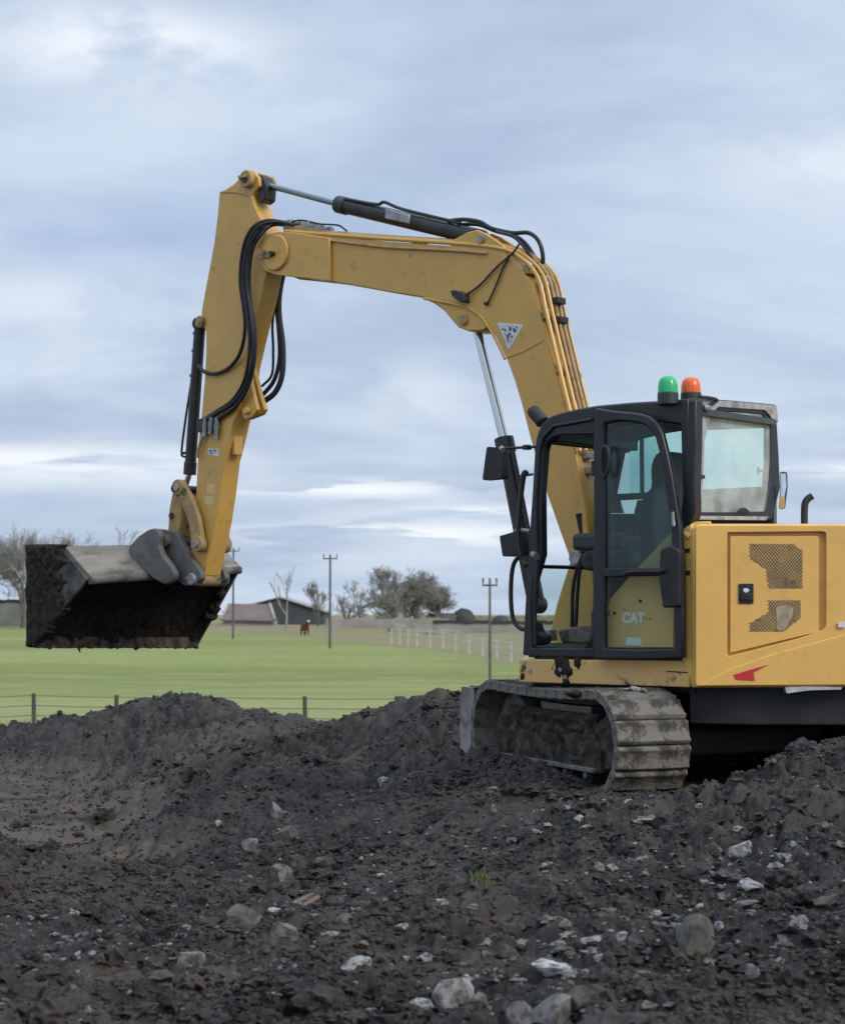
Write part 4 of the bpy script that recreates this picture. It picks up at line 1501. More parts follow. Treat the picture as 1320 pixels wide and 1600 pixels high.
part('window_knob', 'black_rubber', rear, lambda b: b.loops([ps(*p, SR - 0.004) for p in ((1150, 800), (1156, 794), (1164, 793), (1172, 800))], [ps(*p, SR - 0.03) for p in ((1150, 800), (1156, 794), (1164, 793), (1172, 800))]), bevel=0.004)
# fittings on the rear pillar
part('hinge', 'dull_steel', rear, lambda b: b.box(ps(1086, 668, SR - 0.02), (0.03, 0.04, 0.10)), bevel=0.004)
part('hinge', 'black_steel', rear, lambda b: b.box(ps(1090, 681, SR - 0.02), (0.04, 0.05, 0.03)), bevel=0.004)
part('hinge', 'black_steel', rear, lambda b: b.box(ps(1094, 745, SR - 0.02), (0.04, 0.05, 0.025)), bevel=0.004)
part('roof_lamp_bracket', 'black_steel', rear, lambda b: b.tube(spline([ps(*p, SR - 0.03) for p in ((1092, 620), (1110, 622), (1120, 626), (1106, 634), (1095, 640), (1088, 652))], 4), 0.012, 6))
part('roof_lamp', 'dull_steel', rear, lambda b: b.box(ps(1103, 637, SR - 0.05), (0.04, 0.07, 0.035)), bevel=0.01)
# corner post at the rear left that sweeps down to the body
cp_ = [(1068, 626), (1088, 624), (1087, 700), (1085, 760), (1086, 800), (1078, 822), (1062, 836), (1063, 806), (1070, 745), (1070, 680)]
part('corner_post', 'black_frame', cab, lambda b: b.slab(SZ(cp_, LC), LC + 0.012, LC - 0.08), bevel=0.012)
part('lower_rear_post', 'black_frame', cab, lambda b: b.slab(SZ([(1058, 830), (1072, 826), (1072, 1024), (1058, 1024)], LC), LC + 0.008, LC - 0.05), bevel=0.01)
# floor
part('floor', 'dark_interior', cab, lambda b: b.box(((FS + SR) / 2, (LC + LR) / 2, zfl - 0.05), (FS - SR - 0.06, LC - LR - 0.1, 0.06)))
part('floor_mat', 'track_steel', cab, lambda b: b.box((FS - 0.36, (LC + LR) / 2 + 0.05, zfl - 0.012), (0.6, 0.85, 0.015)))

# ---- door, folded right back against the cab side
LD = LC + 0.11
do = [(929, 637), (960, 642), (985, 644), (999, 646), (1012, 650), (1021, 656), (1028, 665), (1033, 676), (1042, 712), (1050, 752), (1061, 826), (1065, 895), (1066, 960), (1066, 1028), (1000, 1030), (925, 1029), (925, 980), (926, 892), (927, 760)]
di = [(944, 662), (965, 658), (985, 659), (996, 661), (1006, 664), (1013, 669), (1019, 676), (1023, 684), (1031, 715), (1038, 755), (1047, 826), (1050, 890), (1052, 960), (1052, 1014), (1000, 1015), (943, 1014), (943, 960), (944, 892), (944, 760)]
od, idr = SZ(do, LD), SZ(di, LD)
door = part('cab_door', 'black_frame', ex, lambda b: b.ring((R2(od, LD), R2(od, LD - 0.05)), (R2(idr, LD), R2(idr, LD - 0.05))), bevel=0.012)
part('door_bar', 'black_frame', door, lambda b: b.slab(SZ([(943, 888), (1049, 887), (1049, 899), (943, 902)], LD), LD + 0.006, LD - 0.05), bevel=0.008)
part('upper_pane', 'door_glass', door, lambda b: b.slab(SZ([(944, 662), (965, 658), (996, 661), (1014, 668), (1023, 684), (1031, 715), (1038, 755), (1047, 826), (1049, 887), (944, 888)], LD), LD - 0.022, LD - 0.028))
part('lower_pane', 'clear_glass', door, lambda b: b.slab(SZ([(943, 902), (1049, 899), (1052, 1014), (943, 1014)], LD), LD - 0.022, LD - 0.028))
part('grab_handle', 'black_rubber', door, lambda b: b.tube(spline([V3(*p, LD + 0.03) for p in ((942, 697), (948, 700), (951, 715), (950, 732), (944, 745), (940, 735), (939, 712), (942, 697))], 5), 0.013, 8))
part('lock_case', 'black_rubber', door, lambda b: b.slab(rounded(SZ([(1036, 858), (1052, 852), (1066, 860), (1066, 948), (1040, 950), (1034, 905)], LD), 0.02), LD + 0.04, LD - 0.04), bevel=0.01)
part('lock_lever', 'dull_steel', door, lambda b: b.tube([V3(1050, 800, LD + 0.02), V3(1052, 822, LD + 0.02)], 0.012, 8))
part('inner_grip', 'black_rubber', door, lambda b: b.tube(spline([V3(*p, LD + 0.05) for p in ((976, 897), (985, 894), (1010, 893), (1030, 893), (1038, 890))], 4), 0.016, 8))
for py in (720, 955):
    part('hinge', 'black_steel', door, lambda b: b.cyl(V3(928, py, LD - 0.03), V3(928, py + 24, LD - 0.03), 0.022, 12))

# ---- seat, console, levers inside the cab
sx, sl = 0.0, 0.44
seat = empty('seat_tmp', (0, 0, 0))
bpy.data.objects.remove(seat)
zt = pl(1030, 708, sl)[2]
sb = rounded([(-0.17, zt - 0.72), (0.17, zt - 0.72), (0.235, zt - 0.52), (0.22, zt - 0.30), (0.115, zt - 0.25), (0.15, zt - 0.10), (0.10, zt), (-0.10, zt), (-0.15, zt - 0.10), (-0.115, zt - 0.25), (-0.22, zt - 0.30), (-0.235, zt - 0.52)], 0.05, 4)
seat = part('seat', 'seat_fabric', ex, lambda b: b.loops([(sx - 0.10 + (z - zt + 0.7) * -0.10, sl + l, z) for l, z in sb], [(sx + 0.03 + (z - zt + 0.7) * -0.10, sl + l, z) for l, z in sb]), bevel=0.03, seg=3)
part('cushion', 'seat_fabric', seat, lambda b: b.box((sx + 0.26, sl, zt - 0.75), (0.5, 0.48, 0.14)), bevel=0.05, seg=3)
part('seat_base', 'dark_interior', seat, lambda b: b.box((sx + 0.2, sl, zt - 0.98), (0.42, 0.40, 0.34)), bevel=0.02)
for l in (sl + 0.31, sl - 0.31):
    cs = part('arm_console', 'dark_interior', ex, lambda b: b.box((sx + 0.28, l, zt - 0.62), (0.42, 0.10, 0.12)), bevel=0.03)
    part('joystick', 'black_rubber', cs, lambda b: b.tube([(sx + 0.44, l, zt - 0.56), (sx + 0.46, l, zt - 0.42)], [0.012, 0.024], 10))
for (p0, p1, p2) in (((893, 980), (897, 905), (921, 842)), ((899, 980), (904, 900), (914, 862))):
    lv = part('travel_lever', 'black_steel', ex, lambda b: b.tube(spline([V3(*p0, 0.55), V3(*p1, 0.55), V3(*p2, 0.55)], 6), 0.014, 8))
    part('knob', 'black_rubber', lv, lambda b: b.tube([V3(p2[0] - 6, p2[1] - 1, 0.55), V3(p2[0] + 6, p2[1] + 1, 0.55)], 0.018, 8))
part('pedal_box', 'track_steel', ex, lambda b: b.slab(SZ([(878, 985), (910, 978), (930, 990), (930, 1006), (885, 1005)], 0.55), 0.62, 0.40), bevel=0.02)
part('pedal', 'dull_steel', ex, lambda b: b.slab(SZ([(856, 985), (864, 984), (866, 1000), (857, 1002)], 0.7), 0.75, 0.66), bevel=0.006)
part('floor_bracket', 'black_rubber', ex, lambda b: b.slab(rounded(SZ([(832, 970), (838, 988), (849, 995), (846, 1006), (833, 1010)], LC - 0.1), 0.02), LC - 0.08, LC - 0.2), bevel=0.01)

# ---- lamps, mirrors, grab rail at the front of the cab
wl_ = part('cab_work_lamp', 'black_rubber', ex, lambda b: b.cyl(V3(833, 642, 0.8), V3(848, 660, 0.8), 0.05, 20), bevel=0.008)
part('lamp_face', 'black_steel', wl_, lambda b: b.cyl(V3(831.5, 640, 0.8), V3(833, 642, 0.8), 0.044, 20))
mi = part('side_mirror', 'black_rubber', ex, lambda b: b.slab(rounded(SZ([(764, 698), (789, 700), (788, 748), (757, 751)], 0.95), 0.02, 3), 0.98, 0.90), bevel=0.012)
part('mirror_arm', 'black_steel', mi, lambda b: b.tube([V3(780, 702, 0.95), V3(800, 700, 0.95), V3(838, 698, 0.96)], 0.010, 8))
part('arm_clamp', 'black_steel', mi, lambda b: b.box(V3(823, 699, 0.955), (0.05, 0.05, 0.035)), bevel=0.005)
part('arm_bolt', 'dull_steel', mi, lambda b: b.cyl(V3(783, 700, 0.98), V3(785, 703, 0.99), 0.02, 10))
part('mirror_glass', 'mirror_glass', mi, lambda b: b.slab(SZ([(767, 702), (785, 704), (784, 744), (761, 747)], 0.9), 0.899, 0.896))
lm = part('side_lamp', 'black_rubber', ex, lambda b: b.slab(rounded(SZ([(788, 838), (814, 830), (818, 868), (793, 870)], 0.92), 0.015, 3), 0.98, 0.86), bevel=0.012)
part('lamp_arm', 'dull_steel', lm, lambda b: b.tube([V3(806, 829, 0.93), V3(814, 828, 0.95), V3(828, 830, 0.97)], 0.014, 8))
part('lamp_arm', 'dull_steel', lm, lambda b: b.cyl(V3(833, 866, 1.0), V3(838, 870, 1.03), 0.026, 12))
gr = part('grab_rail', 'black_steel', ex, lambda b: b.tube(spline([V3(*p, 0.97) for p in ((812, 868), (803, 880), (799, 900), (798, 935), (801, 965), (810, 980), (822, 984))], 5), 0.016, 8))
gr2 = part('front_guard', 'black_steel', ex, lambda b: b.tube(spline([V3(*p, 0.96) for p in ((823, 740), (818, 742), (812, 790), (810, 840), (814, 872), (822, 884))], 5), 0.02, 8))
part('guard_stay', 'black_steel', gr2, lambda b: b.tube([V3(812, 744, 0.96), V3(832, 741, 0.97)], 0.009, 6))
mr = part('rear_mirror', 'black_rubber', ex, lambda b: b.loops(*[[ps(x, y, s_) for x, y in ((1218, 737), (1229, 737), (1230, 760), (1226, 795), (1216, 796), (1218, 770))] for s_ in (SR + 0.10, SR + 0.16)]), bevel=0.012)
part('mirror_face', 'mirror_glass', mr, lambda b: b.loops(*[[ps(x, y, s_) for x, y in ((1219, 740), (1227, 740), (1228, 760), (1224, 780), (1219, 780))] for s_ in (SR + 0.097, SR + 0.10)]))
part('mirror_back', 'yellow_worn', mr, lambda b: b.loops(*[[ps(x, y, s_) for x, y in ((1218, 778), (1226, 776), (1225, 794), (1217, 795))] for s_ in (SR + 0.09, SR + 0.10)]))


def beacon(name, px, top, bot, s_, m):
    b0, t0 = ps(px, bot, s_), ps(px, top, s_)
    r = 0.066
    base = part(name, 'beacon_base', ex, lambda b: b.cyl((b0[0], b0[1], b0[2] - 0.05), (b0[0], b0[1], b0[2] + 0.03), r * 1.05, 24), bevel=0.006)
    h = t0[2] - b0[2] - 0.03
    prof = [(0, 1.0), (0.25, 0.99), (0.5, 0.95), (0.7, 0.86), (0.85, 0.70), (0.95, 0.45), (1.0, 0.04)]
    part('lens', m, base, lambda b: b.tube([(b0[0], b0[1], b0[2] + 0.031 + u * h) for u, _ in prof], [r * k for _, k in prof], 28))
    return base


beacon('green_beacon', 1043, 587, 621, SR + 0.16, 'green_lens')
beacon('orange_beacon', 1079, 589, 621, SR + 0.10, 'orange_lens')

# ---- platform skirt under the cab
sk = SZ([(812, 1030), (1078, 1033), (1078, 1074), (812, 1066)], LC + 0.02)
skirt = part('platform_skirt', 'yellow_muddy', ex, lambda b: b.slab(sk, LC + 0.03, LC - 0.10), bevel=0.008)
for px, py in ((828, 1048), (876, 1046), (884, 1058)):
    part('bolt', 'dull_steel', skirt, lambda b: b.cyl(offp(pl(px, py, LC + 0.03), LC + 0.02), offp(pl(px, py, LC + 0.03), LC + 0.04), 0.015, 10))
part('tiny_print', 'black_print', skirt, lambda b: b.slab(SZ([(1041, 1048), (1075, 1050), (1075, 1052), (1041, 1050)], LC + 0.03), LC + 0.0305, LC + 0.032))
for i, (x_, y_, r_) in enumerate(((876, 1038, .04), (884, 1046, .05), (872, 1050, .03), (884, 1062, .035), (902, 1036, .03), (816, 1058, .018))):
    part('mud_smear', 'mud', skirt, lambda b: lump(b, V3(x_, y_, LC + 0.03), r_, 500 + i, (1, 0.2, 1.2), sub=2, amp=0.7), angle=180)
part('deck', 'under_dark', ex, lambda b: b.slab_z([(0.78, LC - 0.11), (0.78, -0.95), (-0.6, -1.0), (-0.6, LC - 0.11)], 0.62, 0.80), bevel=0.01)

# ---- engine body: plan outline, a flat face towards the viewer with a recessed service door
YB = 11.85                                           # world distance of the flat face


def pw_(px, py, dy=0.0):
    d = ray(px, py)
    t = (YB + dy) / d[1]
    return loc((t * d[0], t * d[1], HC + t * d[2]))


zb, ztop = pw_(1082, 1074)[2], pw_(1082, 818)[2]
c0 = pw_(1083, 900)
c1 = pw_(1420, 900)
plan = [(SR - 0.012, 1.035), (c0[0], c0[1]), (c1[0], c1[1]), (c1[0] - 0.06, c1[1] - 0.25), (-1.62, -0.45), (-1.30, -0.88), (-0.85, -1.02), (SR - 0.012, -1.02)]
plan_r = rounded(plan, [0.01, 0.05, 0.20, 0.2, 0.3, 0.3, 0.2, 0.02], 4)


def body_fn(b):
    cx, cy = -1.05, 0.0
    n = len(plan_r)
    levels = [(zb, 0.985), (zb + 0.03, 1.0), (ztop - 0.10, 1.0), (ztop - 0.035, 0.992), (ztop - 0.008, 0.972), (ztop, 0.94)]
    V, F = [], []
    for z, k in levels:
        for s, l in plan_r:
            V.append((cx + (s - cx) * k if s < SR - 0.02 else s, cy + (l - cy) * k, z))
    for j in range(len(levels) - 1):
        for i in range(n):
            F.append((j * n + i, j * n + (i + 1) % n, (j + 1) * n + (i + 1) % n, (j + 1) * n + i))
    F += [tuple(range(n)), tuple((len(levels) - 1) * n + i for i in range(n))]
    b.add(V, F)


body = part('engine_body', 'yellow_body', ex, body_fn, angle=60)


def face_slab(pts, d0, d1):
    """slab parallel to the flat rear face; d = how far it stands out towards the viewer"""
    def f(b):
        P = [pw_(x, y) for x, y in pts]
        nrm = (0.0, -1.0)
        off_ = [(-nrm[1] * 0, 0)]
        # world -Y expressed in the machine's axes
        ns_, nl_ = -FW[1], -LF[1]
        b.loops([(p[0] + ns_ * d0, p[1] + nl_ * d0, p[2]) for p in P], [(p[0] + ns_ * d1, p[1] + nl_ * d1, p[2]) for p in P])
    return f


def face_ring(o_, i_, d0, d1):
    def f(b):
        ns_, nl_ = -FW[1], -LF[1]
        q = lambda L, d: [(p[0] + ns_ * d, p[1] + nl_ * d, p[2]) for p in (pw_(x, y) for x, y in L)]
        b.ring((q(o_, d1), q(o_, d0)), (q(i_, d1), q(i_, d0)))
    return f


# raised outer skin leaving the door in a shallow well
well = rounded([(1134, 832), (1288, 831), (1288, 982), (1250, 996), (1134, 1026)], [3, 5, 8, 20, 5], 3)
skin = rounded([(1085, 822), (1424, 822), (1424, 1070), (1250, 1072), (1085, 1071)], [6, 2, 2, 2, 3], 3)
part('rear_skin', 'yellow_body', body, face_ring(skin, well, 0.0, 0.042), bevel=0.016, seg=3)
low = [(1085, 1071), (1085, 1043), (1140, 1036), (1320, 996), (1424, 970), (1424, 1070)]
part('lower_skin', 'yellow_grimy', body, face_slab([(1092, 1071), (1135, 1046), (1190, 1026), (1320, 990), (1423, 962), (1423, 1069)], 0.043, 0.054), bevel=0.010, seg=3)
sd = part('service_door', 'yellow_body', body, face_slab(rounded([(1139, 838), (1277, 838), (1277, 987), (1139, 1020)], 3, 3), 0.002, 0.030), bevel=0.008)
V1 = [(1170, 851), (1237, 851), (1252, 861), (1252, 920), (1199, 920), (1195, 890), (1170, 874)]
V2 = [(1199, 939), (1249, 939), (1249, 966), (1222, 987), (1170, 987), (1170, 974), (1199, 957)]


def inside(x, y, P):
    r = False
    for i in range(len(P)):
        (x1, y1), (x2, y2) = P[i - 1], P[i]
        if (y1 > y) != (y2 > y) and x < (x2 - x1) * (y - y1) / (y2 - y1) + x1:
            r = not r
    return r


def holes(P, flip):
    def f(b):
        ns_, nl_ = -FW[1], -LF[1]
        j = 0
        y = min(p[1] for p in P)
        while y < max(p[1] for p in P):
            x = min(p[0] for p in P) + (2.4 if j % 2 else 0.0)
            while x < max(p[0] for p in P):
                if inside(x + 1, y + 1, P):
                    sg = 1 if (x < 1215) != flip else -1
                    q = [(x - 1.7, y - 1.2 * sg + 0.7), (x + 1.7, y + 1.2 * sg + 0.7), (x + 1.7, y + 1.2 * sg - 0.7), (x - 1.7, y - 1.2 * sg - 0.7)]
                    L = [pw_(a, c) for a, c in q]
                    b.add([(p[0] + ns_ * 0.0312, p[1] + nl_ * 0.0312, p[2]) for p in L], [(0, 1, 2, 3)])
                x += 4.8
            y += 2.9
            j += 1
    return f


for P, fl_ in ((V1, False), (V2, True)):
    vent = part('vent', 'yellow_worn', sd, face_slab(P, 0.0302, 0.0306))
    tag(vent, kind=None)
    part('vent_slots', 'perforation', sd, holes(P, fl_), recalc=False)
part('dust_patch', 'dust_patch', sd, face_slab(rounded([(1210, 948), (1228, 946), (1238, 950), (1236, 962), (1224, 984), (1212, 986)], 4), 0.0313, 0.033), bevel=0.001)
lt = part('latch', 'black_rubber', sd, face_slab(rounded([(1152, 912), (1175, 912), (1175, 943), (1152, 943)], 2), 0.030, 0.040), bevel=0.004)
part('latch_handle', 'black_steel', sd, face_slab(rounded([(1154, 927), (1173, 927), (1173, 938), (1154, 938)], 2), 0.0405, 0.048), bevel=0.004)
part('latch_key', 'white_label', sd, face_slab(rounded([(1158, 920), (1164, 919), (1169, 922), (1164, 927), (1159, 925)], 2), 0.0405, 0.046), bevel=0.002)
part('red_arrow', 'red_paint', body, face_slab([(1143, 1054), (1172, 1045), (1197, 1038), (1186, 1044), (1174, 1050), (1176, 1063), (1147, 1061)], 0.0565, 0.0585))
part('reflector', 'white_label', body, face_slab([(1306, 971), (1318, 971), (1318, 980), (1306, 980)], 0.0565, 0.059))
part('mud_smear', 'mud', body, lambda b: None) if False else None
part('cowl_edge', 'yellow_body', body, lambda b: b.tube(spline([(SR - 0.02, 1.03, ztop - 0.09), (SR + 0.02, 1.02, ztop - 0.06), (SR - 0.01, 0.98, ztop - 0.01), (SR - 0.12, 0.95, ztop - 0.005)], 4), 0.022, 8))
part('front_cheek', 'yellow_body', body, lambda b: b.slab(SZ([(1068, 826), (1082, 818), (1084, 1072), (1066, 1030), (1066, 930)], LC + 0.02), LC + 0.035, LC - 0.06), bevel=0.012)
for py in (858, 893):
    part('cheek_slot', 'perforation', body, lambda b: b.slab(SZ([(1067, py), (1079, py - 2), (1079, py + 6), (1067, py + 6)], LC + 0.03), LC + 0.0345, LC + 0.037))
part('pale_edge', 'plastic_scrap', body, face_slab(rounded([(1224, 1073), (1260, 1072), (1312, 1073), (1311, 1077), (1262, 1078), (1226, 1083)], 2), -0.05, 0.045))  # thin pale strip along the lower edge of the body
epx = [(1256, 822), (1256, 800), (1257, 787), (1261, 780), (1268, 775)]
eh = part('exhaust_pipe', 'under_dark', ex, lambda b: b.tube(spline([loc(tuple(at(x, y, 12.35))) for x, y in epx], 5), 0.024, 14))

# ---- undercarriage, turned under the house
UB = math.radians(22)
TX, TY = -math.sin(UB), math.cos(UB)                 # track direction, away from the viewer
RX, RY = math.cos(UB), math.sin(UB)
UCX, UCY = 1.49 + TX * 1.20 + RX * 0.93, 11.7 + TY * 1.20 + RY * 0.93


def uc_parent(o):
    """part built in undercarriage axes (x along the tracks, y left, z up): place it under the machine"""
    s, l, _ = loc((UCX, UCY, 0))
    o.location = (s, l, -0.05)
    o.rotation_euler = (0, 0, (math.pi / 2 + UB) - (math.pi - YAW))
    return o


def upart(name, m, fn, parent=None, **kw):
    o = part(name, m, parent if parent else ex, fn, **kw)
    if not parent:
        uc_parent(o)
    return o


TL, TH, TW = 2.32, 0.69, 0.53
Rr = TH / 2 - 0.03
half = TL / 2 - TH / 2


def track_path(n_):
    straight = 2 * half
    per = 2 * straight + 2 * math.pi * Rr
    out = []
    for i in range(n_):
        d = (i + 0.35) / n_ * per
        if d < straight:                                    # top, running forward with a little sag
            u = d / straight
            out.append((-half + d, TH - 0.03 - 0.022 * math.sin(math.pi * u), -0.0))
        elif d < straight + math.pi * Rr:
            a = (d - straight) / Rr
            out.append((half + Rr * math.sin(a), TH / 2 + Rr * math.cos(a), a))
        elif d < 2 * straight + math.pi * Rr:
            out.append((half - (d - straight - math.pi * Rr), 0.03, math.pi))
        else:
            a = (d - 2 * straight - math.pi * Rr) / Rr
            out.append((-half - Rr * math.sin(a), TH / 2 - Rr * math.cos(a), math.pi + a))
    return out, per


def shoe_mesh():
    b = MB()
    p = 0.153 / 2
    hw = TW / 2
    prof = [(-p, -0.022), (p, -0.022), (p + 0.003, 0.026), (p - 0.014, 0.048), (p - 0.045, 0.041), (-p + 0.045, 0.041), (-p + 0.014, 0.048), (-p - 0.003, 0.026)]
    n = len(prof)
    S = 10
    V, F = [], []
    for k in range(S + 1):
        y = -hw + 2 * hw * k / S
        e = 0.006 if k in (0, S) else 0.0
        for x, z in prof:
            V.append((x * (1 - e), y, z - e + rng.uniform(-0.005, 0.005)))
    for k in range(S):
        for i in range(n):
            F.append((k * n + i, k * n + (i + 1) % n, (k + 1) * n + (i + 1) % n, (k + 1) * n + i))
    F += [tuple(range(n)), tuple(S * n + i for i in range(n))]
    b.add(V, F)
    return b


def build_track(ysign):
    yc = 0.93 * ysign
    fr_ = MB()
    fr_.box((0.0, yc - 0.02, 0.28), (1.62, 0.26, 0.20))
    fr_.box((0.0, yc - 0.02, 0.41), (1.3, 0.16, 0.08))
    t = fr_.build('track', 'under_dark', ex, bevel=0.02)
    uc_parent(t)
    path, per = track_path(34)
    sm = None
    for i, (x, z, a) in enumerate(path):
        if sm is None:
            so = shoe_mesh().build('track_shoe', 'track_steel', t, bevel=0.006)
            sm = so
        else:
            so = sm.copy()
            link(so, t)
        so.location = (x, yc, z)
        so.rotation_euler = (0, a + rng.uniform(-0.02, 0.02), 0)
    for x, nm, m_ in ((-half, 'sprocket', 'track_steel'), (half, 'idler', 'track_steel')):
        w_ = part(nm, m_, t, lambda b: b.cyl((x, yc - 0.07, TH / 2), (x, yc + 0.07, TH / 2), 0.26, 28), bevel=0.01)
    part('drive_hub', 'track_mud', t, lambda b: b.cyl((-half, yc + 0.05, TH / 2), (-half, yc + 0.17, TH / 2), 0.17, 24), bevel=0.012)
    part('idler_hub', 'track_mud', t, lambda b: b.cyl((half, yc + 0.05, TH / 2), (half, yc + 0.17, TH / 2), 0.10, 24), bevel=0.01)
    for k in range(5):
        x = -0.6 + k * 0.3
        part('roller', 'track_mud', t, lambda b: b.cyl((x, yc - 0.16, 0.125), (x, yc + 0.19, 0.125), 0.065, 16), bevel=0.008)
        part('roller_bolt', 'dull_steel', t, lambda b: b.cyl((x, yc + 0.19, 0.125), (x, yc + 0.21, 0.125), 0.022, 8))
    part('chain', 'under_dark', t, lambda b: b.tube([(x_, yc, z_ - 0.06 * math.cos(a_) if abs(math.sin(a_)) < 0.2 else z_) if False else (x_ - 0.05 * math.sin(a_), yc, z_ - 0.05 * math.cos(a_)) for x_, z_, a_ in path] + [(path[0][0], yc, path[0][1] - 0.05)], 0.035, 6))
    if ysign > 0:
        # guard plate and packed mud on the outer side
        gp = [(-0.80, 0.15), (0.78, 0.15), (0.84, 0.24), (0.82, 0.36), (-0.70, 0.40), (-0.80, 0.30)]
        part('guard_plate', 'track_mud', t, lambda b: b.loops([(x, yc + 0.13, z) for x, z in gp], [(x, yc + 0.20, z) for x, z in gp]), bevel=0.01)

        def mudface(b):
            S, n = 90, 34
            V, F = [], []
            for i in range(S + 1):
                for j in range(n + 1):
                    x = -0.66 + 1.40 * i / S
                    z = 0.17 + 0.36 * j / n
                    V.append((x, 0, z))
            V = np.array(V)
            d = 0.075 * np.abs(pn(V[:, 0] * 6, V[:, 2] * 3, 2)) + 0.04 * np.abs(pn(V[:, 0] * 12, V[:, 2] * 9, 3)) + 0.014 * pn(V[:, 0] * 30, V[:, 2] * 30, 4)
            edge = np.minimum(1, np.minimum(V[:, 0] + 0.67, 0.75 - V[:, 0]) / 0.06) * np.minimum(1, np.minimum(V[:, 2] - 0.16, 0.54 - V[:, 2]) / 0.05)
            V[:, 1] = yc + 0.135 + d * edge + 0.03 * edge
            for i in range(S):
                for j in range(n):
                    a = i * (n + 1) + j
                    F.append((a, a + 1, a + n + 2, a + n + 1))
            b.add(V, F)
        part('packed_mud', 'track_mud', t, mudface, angle=180)
        part('guard_lip', 'track_steel', t, lambda b: b.box((0.0, yc + 0.20, 0.165), (1.5, 0.06, 0.03)), bevel=0.006)
        for i in range(34):
            part('mud_cake', 'track_mud', t, lambda b: lump(b, (rng.uniform(-0.7, 1.1), yc + rng.uniform(-0.24, 0.26), TH - 0.023), rng.uniform(0.03, 0.08), 700 + i, (1.3, 1, 0.4), sub=2, amp=0.6), angle=180)
    return t


build_track(1)
build_track(-1)


def carb(b):
    b.box((-0.02, 0, 0.36), (0.95, 1.45, 0.20))
    b.box((-0.42, 0, 0.33), (0.16, 1.5, 0.26))
    b.cyl((0, 0, 0.45), (0, 0, 0.60), 0.46, 36)


upart('carbody', 'under_dark', carb, bevel=0.02)
upart('belly_beam', 'under_dark', lambda b: b.box((-0.62, 0, 0.33), (0.20, 1.30, 0.18)), bevel=0.02)
part('slew_ring', 'under_dark', ex, lambda b: b.cyl((0, 0, 0.55), (0, 0, 0.66), 0.50, 36))
part('belly_plate', 'under_dark', ex, lambda b: b.slab_z([(-0.55, 0.9), (-0.95, 0.72), (-1.5, 0.22), (-1.58, -0.4), (-1.2, -0.86), (-0.5, -0.98)], 0.42, zb + 0.01), bevel=0.01)  # deepened so the gap under the body stays dark
upart('belly_filler', 'under_dark', lambda b: b.box((0.15, -0.22, 0.47), (0.9, 1.4, 0.36)), bevel=0.02)  # added box, fills the see-through gap to keep the underside dark


# dozer blade across the far end
def blade_fn(b):
    prof = [(1.36, 0.02), (1.40, 0.02), (1.445, 0.14), (1.45, 0.28), (1.43, 0.42), (1.375, 0.53), (1.345, 0.535), (1.40, 0.42), (1.415, 0.28), (1.41, 0.14)]
    b.loops([(x, 1.13, z) for x, z in prof], [(x, -1.13, z) for x, z in prof])


blade = upart('dozer_blade', 'blade_steel', blade_fn, bevel=0.004)
blade.location.z = 0.035
for y in (1.13, -1.15):
    o = part('blade_end', 'blade_steel', blade, lambda b: b.loops([(x, y, z) for x, z in ((1.16, 0.30), (1.30, 0.02), (1.46, 0.02), (1.47, 0.28), (1.44, 0.545), (1.24, 0.545))], [(x, y + 0.022, z) for x, z in ((1.16, 0.30), (1.30, 0.02), (1.46, 0.02), (1.47, 0.28), (1.44, 0.545), (1.24, 0.545))]), bevel=0.004)
for y in (0.36, -0.36):
    part('blade_arm', 'under_dark', blade, lambda b: b.tube([(0.4, y, 0.30), (1.4, y, 0.26)], 0.06, 8))
part('blade_cap', 'blade_steel', blade, lambda b: b.box((1.335, 0, 0.546), (0.13, 2.2, 0.02)), bevel=0.004)


# torn scraps of pale plastic caught on the track
def scrap(name, pts, lab):
    b = MB()
    for (x, y, wv, hv, tilt) in pts:
        c = at(x, y, 11.98)
        V, F = [], []
        for i in range(6):
            for j in range(4):
                u, v = i / 5 - 0.5, j / 3 - 0.5
                V.append((c.x + wv * u + 0.01 * math.sin(j * 2 + i), c.y + 0.06 * v + 0.02 * math.sin(i * 2.1), c.z - hv * v + tilt * u + 0.008 * math.sin(i * 3 + j)))
        for i in range(5):
            for j in range(3):
                a = i * 4 + j
                F.append((a, a + 1, a + 5, a + 4))
        b.add(V, F)
    o = b.build(name, 'plastic_scrap', None, recalc=False)
    sm_ = o.modifiers.new('thick', 'SOLIDIFY')
    sm_.thickness = 0.004
    tag(o, lab, 'plastic scrap')
    return o


scrap('plastic_scrap', [(996, 1081, 0.10, 0.055, -0.02), (978, 1079, 0.08, 0.03, 0.0)], 'pale torn plastic scrap caught between track and yellow platform')

# ================================================================== background: fences, poles, trees, farm
def ground_at(px, d):
    """world x, ground z of the field for a photograph column and distance"""
    x = (px - 660) / FPX * d
    return x, field1(x, d)


